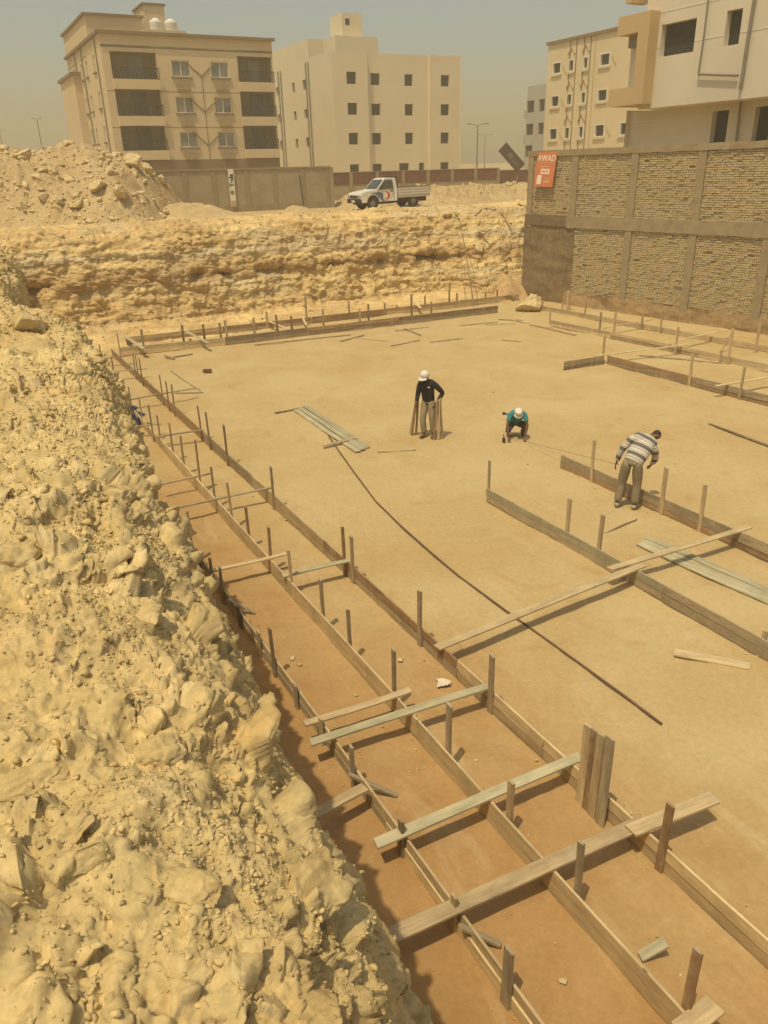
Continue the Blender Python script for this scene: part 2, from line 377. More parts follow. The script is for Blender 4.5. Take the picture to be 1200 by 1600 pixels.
rough = smooth(-.35, .35, fbm(Qb*.7+9, 3))                  # rubble in places, finer soil in others
rough2 = smooth(-.3, .4, fbm(Qb*2.1+19, 3))
crease = -np.abs(fbm(Qb*1.7+5, 4))
amt = .17*fbm(Qb*.55+3, 3) + .10*A1 + (.07*rough+.015)*A2*(.4+i2_) + .05*crease + .03*fbm(Qb*2.2+2, 3)
# the cut face: vertical tooth marks of the digger instead of rubble
tooth = .035*perlin(np.stack([S2.ravel()*5.5, P2.ravel()*1.5, Z2.ravel()*.5], 1)) + .02*perlin(np.stack([S2.ravel()*16, P2.ravel()*3, Z2.ravel()*.9], 1))
cut = .20*fbm(Qb*.6+3, 3) + .10*A1 + .07*A2 + tooth + .02*A3
amt = amt*(1-facem*.85) + cut*facem*.85
amt *= inl*.97+.03
amt = amt.reshape(S2.shape)
Xb = displaced(None, base, amt)
if ((Xb-base)[..., 2].mean()*amt.mean()) < 0: Xb = displaced(None, base, -amt)
# gully that notches the bank where it falls away at the far end of the near heap
Xb[..., 2] -= (.35*np.exp(-((S2-18.5)/1.6)**2)*smooth(-3.5, -.3, bp)[None, :]*smooth(1.5, 3.6, Z2)) 
# second pass on the surface just made: crumbs and small stones that stand off every side of the lumps
def soften(X_, k=2):
    Y_ = X_.copy()
    for _ in range(k): Y_[1:-1, 1:-1] = (Y_[:-2, 1:-1]+Y_[2:, 1:-1]+Y_[1:-1, :-2]+Y_[1:-1, 2:]+2*Y_[1:-1, 1:-1])/6
    return Y_
Q1 = Xb.reshape(-1, 3); w1 = np.stack([fbm(Q1*2.2, 2), fbm(Q1*2.2+31, 2), fbm(Q1*2.2+67, 2)], 1)
F3, g3 = facets(Q1, 6.5, .95, 9, warp=w1*.35); F4, g4 = facets(Q1, 15.0, .85, 8, warp=w1*.5); F5, g5 = facets(Q1, 36.0, .6, 5, warp=w1*.8)
r2 = smooth(-.3, .4, fbm(Q1*2.1+19, 3)); sd1 = S2.ravel()
st3 = np.clip((g3-.55)*4, 0, 1); st4 = np.clip((g4-.45)*4, 0, 1); st5 = np.clip((g5-.45)*2, 0, 1)           # only some cells are stones, the rest is soil
f2 = (.085*r2+.015)*np.maximum(F3, -.1)*st3 + (.042*r2+.012)*np.maximum(F4, -.1)*st4*smooth(16, 7, sd1) + .016*np.maximum(F5, -.1)*st5*smooth(7, 3.5, sd1) + .042*fbm(Q1*3+2, 5, .6)
f2 = (f2*(1-facem*.45)*(inl*.97+.03)).reshape(S2.shape)
sgn = 1.0 if (displaced(None, soften(Xb, 3), np.ones(S2.shape)) - soften(Xb, 3))[..., 2].mean() > 0 else -1.0
n_off = displaced(None, soften(Xb, 3), f2*sgn) - soften(Xb, 3)
Xb = Xb + n_off
left_bank = grid_obj('left_bank', Xb, M['bank'], smooth_=False)
BANK = BVHTree.FromPolygons([tuple(v) for v in Xb[::4, ::4].reshape(-1, 3)], [(a, a+1, a+1+Xb[::4, ::4].shape[1], a+Xb[::4, ::4].shape[1]) for r in range(Xb[::4, ::4].shape[0]-1) for a in range(r*Xb[::4, ::4].shape[1], r*Xb[::4, ::4].shape[1]+Xb[::4, ::4].shape[1]-1)])
def on_bank(u, v, tree=None):
    r = Vector(ray(u, v)).normalized(); h = (tree or BANK).ray_cast(Vector(CAMP), r)
    return h[0], h[1]

# back cliff: layered cut with an undercut band and sand at its foot
cs = np.array([46, 41, 37.4, 36.1, 35.3, 35.0, 34.85, 34.72, 34.52, 34.5, 34.45, 34.3, 34.15, 33.95, 33.3, 32.2, 31.0])
cz = np.array([3.7, 4.05, 4.15, 4.1, 3.85, 3.45, 3.1, 2.75, 2.3, 2.08, 1.85, 1.45, .95, .5, .22, .05, -.12])
tc = np.concatenate([np.linspace(0, 2, 24)[:-1], np.linspace(2, 4, 50)[:-1], np.linspace(4, 14, 190)[:-1], np.linspace(14, 16, 24)])
csx = np.interp(tc, np.arange(17), cs); czx = np.interp(tc, np.arange(17), cz)
csx[1:-1] = (csx[:-2]+2*csx[1:-1]+csx[2:])/4
pc = np.arange(-7, 30, .05)
P3 = np.repeat(pc[:, None], len(tc), 1); Z3 = np.repeat(czx[None, :], len(pc), 0); S3 = np.repeat(csx[None, :], len(pc), 0)
q1 = np.stack([pc*.32, np.zeros_like(pc), np.zeros_like(pc)], 1)
wand = (.45*fbm(q1, 3))[:, None]; S3 = S3 + wand*smooth(4.1, 3.2, Z3)
Z3 = Z3 + (.18*fbm(q1*1.4+8, 3))[:, None]*smooth(3.0, 2.6, Z3)*smooth(1.0, 1.6, Z3)
rec = .55*smooth(-.15, .35, fbm(np.stack([pc*.45, np.zeros_like(pc)+3, np.zeros_like(pc)], 1), 3))[:, None]; S3 = S3 + rec*np.exp(-((Z3-2.08-.10*fbm(q1*2+5, 2)[:, None])/.17)**2)
Z3 = Z3 + (.30*fbm(q1*2.2+21, 4))[:, None]*smooth(3.4, 3.9, Z3)*smooth(41, 37, S3)
# slumped corner by the brick wall: the face lies back and its foot spreads out
slump = smooth(21.6, 23.6, P3); tgt = 36.4 - 4.4*np.sqrt(np.clip(1 - Z3/4.3, 0, 1)) ; S3 = S3*(1-slump*.8) + np.where(Z3 < 4.0, np.maximum(tgt, 31.5), S3)*slump*.8
base3 = S3[..., None]*E1 + P3[..., None]*E2 + Z3[..., None]*E3
Qc = base3.reshape(-1, 3); wq = np.stack([fbm(Qc*.9, 2), fbm(Qc*.9+31, 2), fbm(Qc*.9+67, 2)], 1)
B1, j1 = facets(Qc*np.array([1, 1, 1.5]), .75, warp=wq*.5); B2, j2 = facets(Qc*np.array([1, 1, 1.35]), 1.9, warp=wq*.9); B3, j3 = facets(Qc, 4.6, warp=wq*1.5)
strat = perlin(Qc*np.array([.5, .5, 4.0]))
lowm = smooth(2.2, 1.7, Z3).ravel()
vert = perlin(np.stack([P3.ravel()*1.9, S3.ravel()*.3, Z3.ravel()*.5], 1)); vert2 = -np.abs(perlin(np.stack([P3.ravel()*1.3+7, S3.ravel()*.3, Z3.ravel()*.35], 1)))
am3 = .16*fbm(Qc*.7, 3) + .11*B1 + .06*B2*(.3+j2) + .08*strat + (.12*vert+.20*vert2)*(.2+.8*lowm) + .04
am3 = am3.reshape(P3.shape)*(.12 + .88*smooth(.12, .6, Z3))*(.35 + .65*smooth(38.5, 35.6, S3))
Xc = displaced(None, base3, am3)
Q3 = Xc.reshape(-1, 3); w3c = np.stack([fbm(Q3*1.4, 2), fbm(Q3*1.4+31, 2), fbm(Q3*1.4+67, 2)], 1); H3, h3 = facets(Q3, 3.2, .35, 4, warp=w3c*.6); H4, h4 = facets(Q3, 7.5, .3, 4, warp=w3c)
f3 = (.10*H3*np.clip((h3-.5)*2.4, 0, 1) + .05*H4*np.clip((h4-.4)*2, 0, 1) + .08*fbm(Q3*2.2, 6, .62)).reshape(P3.shape)*(.15 + .85*smooth(.12, .6, Z3))*(.4 + .6*smooth(38.5, 35.6, S3))
Xc = Xc + displaced(None, soften(Xc, 2), f3) - soften(Xc, 2)
back_cliff = grid_obj('back_cliff', Xc, M['cliff'], smooth_=False)
CL = Xc[::2, ::2]; mm = CL.shape[1]
CLIFF = BVHTree.FromPolygons([tuple(v) for v in CL.reshape(-1, 3)], [(a, a+1, a+1+mm, a+mm) for r in range(CL.shape[0]-1) for a in range(r*mm, r*mm+mm-1)])

# desert sheet round the pit, out to the horizon
def axis(lo, hi, edges):
    a = sorted(set([round(x, 3) for x in list(np.concatenate([-np.geomspace(60, 3000, 14)[::-1], np.arange(-58, 140, 4.0), np.geomspace(144, 3000, 18)])) if all(abs(x-e) > 1.2 for e in edges)] + list(edges)))
    return np.array(a)
SE, PE = (-8.0, 38.5), (-2.5, 27.6)
sg = axis(0, 0, SE); pg = axis(0, 0, PE)
vv = []; ff = []; ix = {}
Gd = np.array([(s_, p_) for s_ in sg for p_ in pg]); Gw = Gd[:, :1]*E1 + Gd[:, 1:]*E2
dist = np.linalg.norm(Gw[:, :2], axis=1); ys = Gw[:, 1]
zd = 3.98 + .12*fbm(Gw*.05, 3) + 3.2*smooth(130, 330, ys) + 10*smooth(500, 2600, ys)*(.6+.4*perlin(Gw*.002+3)) + .9*fbm(Gw*.006+1, 3)*smooth(130, 330, dist)
zd = zd - .1*0
for i, (s_, p_) in enumerate(Gd): vv.append((Gw[i, 0], Gw[i, 1], zd[i]))
nP = len(pg)
for a in range(len(sg)-1):
    for b in range(nP-1):
        if SE[0] <= sg[a] and sg[a+1] <= SE[1] and PE[0] <= pg[b] and pg[b+1] <= PE[1]: continue
        ff.append((a*nP+b, a*nP+b+1, (a+1)*nP+b+1, (a+1)*nP+b))
desert = mesh_obj('desert_ground', vv, ff, M['desert'], smooth_=True, kind='structure')
# the near end of the pit, behind the photographer
Pn = np.linspace(-3, 28, 120); tn = np.linspace(0, 1, 40)
Xn = np.array([[SP(-8.3+1.1*t_+.25*math.sin(p_*1.7+t_*4)*(t_ > .1)*(t_ < .9), p_, 4.1-4.3*t_) for t_ in tn] for p_ in Pn])
grid_obj('front_cliff', Xn, M['cliff'])

# spoil heap and sand mound beyond the pit: height fields
def heap(name, x0, x1, y0, y1, hfun, step, mat, clod=.35):
    xs = np.arange(x0, x1, step); ys_ = np.arange(y0, y1, step); A, B = np.meshgrid(xs, ys_, indexing='ij')
    h = hfun(A, B); q = np.stack([A.ravel(), B.ravel(), np.zeros(A.size)], 1)
    w3 = np.stack([fbm(q*.8, 2), fbm(q*.8+9, 2), 0*q[:, 0]], 1); c1, i1 = facets(q, .6, warp=w3*.5); c2, i2 = facets(q, 1.5, warp=w3); c3, i3 = facets(q, 3.6, warp=w3)
    d = clod*(.8*c1 + .55*c2*(.3+i2) + .28*c3 + .6*fbm(q*.35, 4))
    Z = 3.75 + h + d.reshape(A.shape)*smooth(.05, .8, h)
    o = grid_obj(name, np.stack([A, B, Z], -1), mat)
    return o, BVHTree.FromPolygons([tuple(v) for v in np.stack([A, B, Z], -1).reshape(-1, 3)], [(a+r*len(ys_), a+1+r*len(ys_), a+1+(r+1)*len(ys_), a+(r+1)*len(ys_)) for r in range(len(xs)-1) for a in range(len(ys_)-1)])
def h_spoil(x, y):
    n = fbm(np.stack([x.ravel()*.25, y.ravel()*.25, x.ravel()*0], 1), 3).reshape(x.shape)
    right = smooth(-10.3, -12.6, x + .35*n); ridge = 3.55 + .15*n - .75*smooth(-15.2, -12.0, x)
    prof = smooth(36.5, 43.5, y + .8*n)*smooth(53, 46, y)
    return ridge*right*prof
spoil, SPOIL = heap('spoil_heap', -34, -9.4, 36.0, 54, h_spoil, .11, M['heap'], .42)
def h_mound(x, y):
    n = fbm(np.stack([x.ravel()*.3, y.ravel()*.3, x.ravel()*0+4], 1), 3).reshape(x.shape)
    return (1.12+.15*n)*smooth(-3.4, .2, x+.5*n+.1*(y-50))*smooth(49.5-.25*2, 53.5, y+.8*n - .25*x)*smooth(62, 57, y)
mound, MOUND = heap('sand_mound', -4.5, 15.5, 44.5, 62, h_mound, .12, M['heap'], .4)
def h_fan(x, y):
    n = fbm(np.stack([x.ravel()*.4, y.ravel()*.4, x.ravel()*0+9], 1), 3).reshape(x.shape)
    return .75*np.exp(-((x+10.2)/2.9)**2-((y-44.6+.35*x*0)/2.3)**2)*(1+.3*n) + .45*np.exp(-((x+4.4)/1.0)**2-((y-46.4)/1.2)**2)
heap('sand_fan', -16, 0, 40.5, 49.5, lambda x, y: h_fan(x, y)+.12*smooth(40.6, 42, y)*smooth(49, 47, y), .12, M['desert'], .25)

# soil that slid down in the corner by the brick wall
def cone_heap(name, s_, p_, rad_, hgt, mat, step=.07):
    c_ = SP(s_, p_); xs = np.arange(-rad_, rad_, step); A, B = np.meshgrid(xs, xs, indexing='ij'); q = np.stack([A.ravel()+c_[0], B.ravel()+c_[1], A.ravel()*0], 1)
    rr = np.sqrt(A**2+B**2)/rad_ + .22*fbm(q*.7+3, 3).reshape(A.shape); c2, i2 = facets(q, 2.6); c3, i3 = facets(q, 6)
    Z = hgt*np.clip(1-rr, 0, 1)**1.25; Z = Z + (.12*c2*np.clip((i2-.3)*2, 0, 1) + .07*c3*np.clip((i3-.3)*2, 0, 1) + .08*fbm(q*2, 5).reshape(-1)).reshape(A.shape)*smooth(.02, .3, Z) - .06
    return grid_obj(name, np.stack([A+c_[0], B+c_[1], Z], -1), mat, smooth_=False)
M['slump'] = earth_mat('slumped_soil', (.52, .355, .17), (.44, .285, .13), (.58, .43, .225))
cone_heap('soil_slump', 34.0, 24.9, 2.9, 1.9, M['slump']); cone_heap('sand_slump', 33.7, 22.6, 2.0, .9, M['cliff'])

# ================================================================== formwork
BH = .28
woods = ['w_new', 'w_pale', 'w_grey', 'w_red', 'w_green', 'w_dark']
def line_thing(name, c0, label): return thing(name, c0, label, 'formwork')
def run_boards(root, A0, A1, side, mats, h=BH, split=(.5,), th=.025, seglen=3.9, gap=.0):
    """upright planks, stacked rows, butted end to end; side = unit vector of the face turned to the stakes"""
    A0, A1 = np.array(A0, float), np.array(A1, float); L = np.linalg.norm(A1-A0); d = (A1-A0)/L
    cuts = [0.0]
    while cuts[-1] < L-2.2: cuts.append(cuts[-1] + seglen*random.uniform(.85, 1.1))
    if L-cuts[-1] < 1.2 and len(cuts) > 1: cuts[-1] = L
    else: cuts.append(L)
    rows = [0] + [h*x for x in split] + [h]; n = np.array(side)
    for i in range(len(cuts)-1):
        for r in range(len(rows)-1):
            z0, z1 = rows[r], rows[r+1]; off = n*random.uniform(-.004, .004) + (n*.006 if r else n*0)
            a = A0 + d*(cuts[i]+.004) + off + E3*((z0+z1)/2+random.uniform(-.004, .004)); b = A0 + d*(cuts[i+1]-.004) + off + E3*((z0+z1)/2+random.uniform(-.004, .004))
            m = mats[(i*7+r*3+int(random.random()*3)) % len(mats)]
            plank('board', a, b, z1-z0-.006, th, M[m], root, up=tuple(np.cross(d, E3)))
def stake_at(root, q, ztop, along, mat, w_=.075, t_=.028, lean=None):
    q = np.array([q[0], q[1], -.12]); l = lean if lean is not None else (random.uniform(-.02, .02), random.uniform(-.02, .02))
    top = q + np.array([l[0]*ztop, l[1]*ztop, ztop+.12])
    return plank('stake', q, top, w_, t_, M[mat], root, up=tuple(np.cross(along, E3)), seg=3, wob=.003)
def stakes_p(root, p, lst, mats, sidedef=None):
    """stakes on a line p = const; pixel of the top gives s and height"""
    for it in lst:
        (ut, vt, ub, vb) = it[:4]; pbase = onz(ub, vb) @ E2
        sd_ = sidedef if sidedef is not None else (-1 if pbase < p else 1)
        pp = p + sd_*.034; s, z = onp(ut, vt, pp); z = min(max(z, .35), 1.25)
        wd = .075 + random.uniform(-.008, .016)
        stake_at(root, SP(s, pp), z, E1, random.choice(mats), wd)

fa = line_thing('formwork_line', SP(3, 2.70), 'long board formwork line closest to the rubble bank, partly in its shadow')
run_boards(fa, SP(1.6, 2.70), SP(24.5, 2.70), E2, ['w_new', 'w_pale', 'w_new', 'w_grey'], h=.24)
stakes_p(fa, 2.70, [(709,1399,705,1480), (626,1282,628,1359), (549,1165,550,1225), (501,1122,503,1160), (461,1072,468,1125), (422,980,433,1078), (403,987,407,1040), (372,948,377,993),
    (342,885,355,967), (327,872,332,927), (308,857,313,892), (262,793,265,834), (292,798,297,879), (280,819,282,852)], ['w_grey', 'w_dark', 'w_grey', 'w_new'], -1)
stake_at(fa, SP(onp(794, 1484, 2.655)[0], 2.655), onp(794, 1484, 2.655)[1], E1, 'w_grey', .10)
fb = line_thing('formwork_line', SP(3, 3.67), 'long pale board formwork line running between the outer two of the left strip')
run_boards(fb, SP(2.1, 3.67), SP(29.6, 3.67), -E2, ['w_pale', 'w_pale', 'w_new', 'w_pale'])
stakes_p(fb, 3.67, [(911,1315,906,1392), (799,1221,797,1275), (1090,1490,1076,1578), (701,1101,699,1167), (613,1015,615,1107), (545,952,548,1007), (502,905,506,962), (452,860,457,905), (418,822,421,893),
    (385,792,388,831), (356,754,360,798), (329,729,331,763), (282,681,285,715), (264,661,267,696)], ['w_grey', 'w_new', 'w_grey', 'w_red'], 1)
stakes_p(fb, 3.67, [(304,687,310,765), (245,648,250,697), (232,633,235,684), (217,622,220,642), (201,604,204,627), (173,550,183,606), (153,534,162,582), (132,511,144,559)], ['w_dark', 'w_grey', 'w_red'])
fc = line_thing('formwork_line', SP(3, 4.72), 'long board formwork line along the right edge of the left strip, beside the bent rod')
run_boards(fc, SP(1.8, 4.72), SP(7.0, 4.72), -E2, ['w_pale', 'w_pale', 'w_new'])
run_boards(fc, SP(7.0, 4.72), SP(30.2, 4.72), -E2, ['w_grey', 'w_red', 'w_grey', 'w_new'])
stakes_p(fc, 4.72, [(1046,1257,1030,1357), (769,1024,770,1118), (655,922,660,1012), (548,838,557,917), (535,823,539,892), (422,729,429,792), (349,664,357,727), (322,643,328,699), (309,634,316,688),
    (267,601,274,651), (258,595,265,642), (249,586,256,634), (217,559,223,603), (211,553,215,594), (207,552,210,590), (183,521,184,549)], ['w_grey', 'w_red', 'w_grey', 'w_dark'], -1)
# four upright planks standing together against the line
for k, (ut, vt, wd, m) in enumerate([(922,1136,.10,'w_new'), (932,1144,.085,'w_red'), (943,1150,.10,'w_new'), (957,1154,.10,'w_grey')]):
    s, z = onp(ut, vt, 4.66 - .012*k); plank('upright_plank', SP(s, 4.62-.012*k, -.1), SP(s+.03, 4.66-.012*k, z), wd, .026, M[m], fc, up=tuple(E2), seg=3)

r1 = line_thing('formwork_line', SP(8, 8.47), 'grey board formwork line with a bare left end, under the long pale measuring board')
run_boards(r1, SP(11.62, 8.47), SP(2.0, 8.47), -E2, ['w_grey', 'w_green', 'w_grey'], seglen=4.6)
stakes_p(r1, 8.47, [(890,780,890,830), (941,803,938,857), (1197,985,1197,1030)], ['w_new', 'w_new', 'w_grey'], 1)
s_, z_ = onp(767, 720, 8.50); stake_at(r1, SP(11.6, 8.50), z_, E1, 'w_grey', .06)
r2 = line_thing('formwork_line', SP(10, 10.93), 'board formwork line that the man in the striped sweater leans over')
run_boards(r2, SP(12.3, 10.93), SP(2.5, 10.93), -E2, ['w_grey', 'w_green', 'w_red'], h=.30, split=(.36,), seglen=4.4)
stakes_p(r2, 10.93, [(930,688,924,752), (1041,731,1034,802), (1103,758,1097,830)], ['w_new', 'w_new', 'w_new'], -1)
r3 = line_thing('formwork_line', SP(19, 18.6), 'low formwork corner of dark boards below the brick wall')
run_boards(r3, SP(19.15, 16.85), SP(19.1, 18.52), E1, ['w_grey', 'w_dark'], seglen=2)
run_boards(r3, SP(19.05, 18.62), SP(8.5, 18.78), -E2, ['w_grey', 'w_red', 'w_new'], split=(.36,))
stakes_p(r3, 18.66, [(945,525,945,557), (1083,553,1080,600), (1163,573,1160,618)], ['w_new', 'w_new', 'w_grey'], -1)
r4 = line_thing('formwork_line', SP(22, 21.7), 'pale thin formwork line between the dark board corner and the wall')
run_boards(r4, SP(25.4, 21.5), SP(10.5, 22.1), -E2, ['w_pale', 'w_new', 'w_pale'], h=.24)
stakes_p(r4, 21.7, [(860,486,860,497), (939,488,939,522), (962,488,962,517), (1060,511,1060,536), (1127,547,1127,559), (1146,513,1146,551)], ['w_new', 'w_grey', 'w_new'], -1)
r5 = line_thing('formwork_line', SP(22, 24.0), 'row of stakes and boards at the foot of the brick wall')
run_boards(r5, SP(29.0, 23.6), SP(12, 24.6), -E2, ['w_new', 'w_grey', 'w_new'], h=.20)
stakes_p(r5, 23.9, [(848,474,848,494), (879,474,879,499), (916,469,916,497), (1004,494,1004,515), (1035,486,1035,532), (1187,505,1187,547)], ['w_new', 'w_grey', 'w_new'], -1)
s_, z_ = onp(889, 455, 24.6); stake_at(r5, SP(s_, 24.6), min(z_, 1.5), E1, 'w_new', .16, .12)
bf = line_thing('formwork_line', SP(29.6, 12), 'front board formwork line at the foot of the back cliff')
run_boards(bf, SP(30.05, 4.95), SP(29.6, 8.85), -E1, ['w_pale', 'w_new'], h=.30, seglen=2.6)
run_boards(bf, SP(29.58, 8.87), SP(29.25, 21.6), -E1, ['w_grey', 'w_dark', 'w_grey', 'w_red'], h=.32, split=(.55,))
bk = line_thing('formwork_line', SP(31.8, 12), 'rear board formwork line closest to the back cliff')
run_boards(bk, SP(32.0, 5.6), SP(31.6, 24.6), -E1, ['w_red', 'w_new', 'w_red', 'w_new'], h=.30)
def stakes_s(root, lst, s, mats):
    for (ut, vt) in lst:
        p, z = ons(ut, vt, s); stake_at(root, SP(s, p), min(max(z, .4), 1.35), E2, random.choice(mats), .085)
stakes_s(bf, [(352,500), (396,498), (432,492), (455,494), (504,483), (562,483), (575,475), (643,460), (674,471)], 29.75, ['w_new', 'w_grey', 'w_dark'])
stakes_s(bf, [(221,514), (284,508), (317,507), (343,504)], 29.98, ['w_dark', 'w_grey'])
stakes_s(bk, [(416,487), (477,458), (545,471), (601,473), (620,477), (664,462), (702,441), (714,458), (759,456), (777,452), (351,501), (396,496), (417,487)], 31.85, ['w_new', 'w_grey', 'w_red'])

# ---- boards laid across the strips
def cross(px0, px1, z, wd, m, label, name='cross_board', th=.024, z1=None):
    a, b = onz(*px0, z), onz(*px1, z if z1 is None else z1)
    o = plank(name, a, b, wd, th, M[m], None, wob=.006); tag(o, label, 'board'); return o
TZ = BH + .016
cross((332,892), (447,865), TZ, .09, 'w_pale', 'thin pale board from bank to middle line, left of the short grey board')
cross((442,900), (550,875), TZ, .10, 'w_green', 'short grey board from the middle formwork line to the right one')
cross((477,1131), (640,1078), TZ, .10, 'w_new', 'short tan board lying just above a long grey-green board')
cross((485,1160), (765,1072), TZ+.002, .115, 'w_green', 'long grey-green board across the strip, just below the tan one')
cross((587,1318), (908,1182), TZ, .125, 'w_green', 'grey-green board across the strip ending at the four upright planks')
cross((484,1278), (571,1229), TZ+.02, .12, 'w_new', 'tan board sticking out of the bank onto the nearest formwork line')
cross((596,1468), (1010,1283), TZ, .15, 'w_new', 'wide long board across all three lines, nearest to the camera')
cross((985,1299), (1117,1246), TZ+.028, .15, 'w_new', 'wide board end that sticks out to the right over the sand')
cross((1062,1612), (1118,1571), TZ, .16, 'w_new', 'board end at the bottom right corner of the picture')
cross((252,799), (423,762), TZ, .07, 'w_grey', 'thin grey board across the whole strip, uppermost of the full-width ones')
cross((249,757), (328,740), TZ, .06, 'w_new', 'thin board crossing from the rubble bank to the middle line')
cross((200,668), (252,662), TZ, .06, 'w_grey', 'short thin board just below the blue cloth')
cross((244,683), (318,672), TZ, .07, 'w_grey', 'thin board from the middle line to the right one, below the blue cloth')
cross((205,624), (305,607), TZ, .07, 'w_grey', 'thin board across the strip level with the blue cloth')
cross((160,581), (229,576), TZ, .07, 'w_grey', 'thin board across the far end of the left strip')
cross((146,562), (208,555), TZ, .07, 'w_red', 'farthest thin board across the left strip')
cross((683,1012), (1004,883), TZ, .14, 'w_pale', 'long pale board spanning the sand from strip to grey formwork')
cross((952,889), (1171,823), TZ+.026, .12, 'w_pale', 'pale board running on to the formwork beside the man in stripes')
cross((928,556), (1075,538), TZ, .09, 'w_pale', 'thin pale board from the dark formwork corner toward the wall')
cross((1047,535), (1139,515), TZ+.02, .09, 'w_pale', 'thin board pointing at the foot of the brick wall')
cross((1119,603), (1206,588), TZ+.03, .10, 'w_pale', 'pale board over the dark formwork at the right edge')
cross((943,513), (1020,499), TZ, .08, 'w_new', 'thin board between the two formwork lines by the wall')
cross((195,525), (224,545), .33, .16, 'w_green', 'grey board laid over the left end of the back formwork')
cross((291,518), (325,536), .34, .12, 'w_green', 'pale grey board slanting over the back formwork')
cross((420,502), (452,515), .30, .12, 'w_pale', 'short pale board slanting between the back formwork lines')
cross((473,496), (479,508), .30, .10, 'w_pale', 'small pale board standing across the back formwork')
cross((646,471), (657,481), .30, .12, 'w_pale', 'small pale board leaning at the middle of the back formwork')
cross((788,457), (812,466), .45, .12, 'w_pale', 'pale board leaning toward the boulder', z1=.12)
# braces from the stakes down to the soil
for a, za, b, lab in [((545,1210), .28, (620,1243), 'thin brace stick from the nearest line down to the soil, by the tan board'), ((719,1447), .26, (782,1477), 'short round brace stick by the nearest tall stake'),
        ((355,937), .25, (398,958), 'thin brace stick in the shade of the bank'), ((1147,515), .75, (1128,548), 'pale brace propping the stake by the brick wall'), ((268,812), .25, (285,822), 'small brace stick behind the bank edge')]:
    o = plank('brace', onz(*a, za), onz(*b, .02), .05, .025, M['w_grey'], None); tag(o, lab, 'brace')

# ---- lumber lying on the sand
def stick(a, b, wd, m, label, z=.018, th=.024, z1=None):
    o = plank('loose_stick', onz(*a, z), onz(*b, z if z1 is None else z1), wd, th, M[m], None, wob=.008); tag(o, label, 'wood')
for a, b, wd, m, lab in [((398,539),(548,523),.05,'w_dark','long dark stick lying in front of the back formwork'), ((532,533),(569,523),.07,'w_dark','short dark stick tilted beside the long dark one'),
    ((558,528),(605,532),.07,'w_pale','pale stick pointing down right near the back formwork'), ((618,516),(669,511),.08,'w_pale','pale stick lying close under the back formwork'),
    ((632,513),(658,523),.06,'w_grey','short stick crossing under a pale one'), ((610,540),(656,531),.07,'w_pale','pale stick with a lump of cement at its left end'),
    ((672,534),(723,528),.07,'w_pale','pale stick alone on the sand above the standing man'), ((717,509),(777,503),.06,'w_new','stick below the end of the dark back boards'),
    ((758,507),(806,505),.06,'w_pale','pale stick right of the dark back boards'), ((779,499),(817,500),.08,'w_grey','short grey stick near the boulder'),
    ((800,500),(862,512),.07,'w_pale','long pale stick pointing from the boulder to the right'), ((828,507),(900,523),.07,'w_new','long stick with a pale end in front of the wall stakes'),
    ((784,531),(815,534),.05,'w_new','faint thin stick alone on the far sand'), ((999,555),(1140,569),.06,'w_grey','long thin grey stick inside the dark corner'),
    ((1108,552),(1200,572),.06,'w_grey','thin dark stick by the right edge below the wall'), ((1108,662),(1204,697),.06,'w_dark','dark thin stick at the right edge above the striped man'),
    ((430,645),(478,636),.10,'w_dark','dark stick under the left end of the plank stack'), ((505,697),(556,684),.10,'w_new','stick lying over the right end of the plank stack'),
    ((590,705),(649,702),.08,'w_pale','pale stick right of the plank stack'), ((946,832),(994,810),.05,'w_new','thin bent stick below the man in stripes'),
    ((267,579),(313,610),.035,'w_grey','thin slanting stick beside the far end of the strip'), ((273,614),(318,613),.04,'w_grey','thin level grey bar beside the far end of the strip'),  # second entry is just a thin grey bar on the ground
    ((260,560),(300,553),.07,'w_dark','dark stick at the far left corner of the sand'), ((258,556),(272,561),.10,'w_dark','short dark offcut at the far left corner'),
    ((1000,1497),(1042,1470),.09,'w_green','short split offcut leaning on the middle formwork line')]:
    z = .05 if 'over' in lab or 'crossing' in lab else .018
    stick(a, b, wd, m, lab, z, z1=(.16 if 'offcut leaning' in lab else None))
o = plank('loose_plank', onz(1054, 1019, .018), onz(1172, 1042, .018), .16, .024, M['w_pale'], None); tag(o, 'short wide plank half buried in the sand at right', 'wood')
def stack(c, quad, m, label, n, group):
    a0, a1, b0, b1 = [onz(*q, .02) for q in quad]           # left ends of the outer planks, right ends
    for k in range(n):
        t = k/(n-1); A = a0*(1-t)+a1*t; B = b0*(1-t)+b1*t
        o = plank('long_plank', A+E3*random.uniform(0, .02), B+E3*random.uniform(0, .01), .145, .024, M[m], None, wob=.008); tag(o, label[k], 'wood', group)
stack(None, [(463,641), (477,635), (560,706), (574,700)], 'w_green', ['pale plank nearest to the camera in the flat stack left of the standing man', 'middle plank of the flat stack left of the standing man', 'farthest plank of the flat stack left of the standing man'], 3, 'planks in the flat stack on the sand')
stack(None, [(998,850), (1010,841), (1206,942), (1206,925)], 'w_green', ['nearest plank of the pale stack under the board by the striped man', 'middle plank of the pale stack under the board by the striped man', 'farthest plank of the pale stack under the board by the striped man'], 3, 'planks in the stack at the right edge')
# bent reinforcing rod
pts = [onz(u, v, .02) for u, v in [(513,680), (530,705), (550,733), (587,783), (627,822), (672,862), (717,900), (800,961), (855,1000), (908,1038), (970,1083), (1034,1131)]]
M['rust'] = simple('rusty_steel', (.20, .12, .07), (.12, .07, .045), 30, .8, .3, 80)
o = MB().tube(pts, .016, 6).build('bent_rod', M['rust'], smooth_=True); tag(o, 'long bent dark steel rod lying across the sand', 'rod')
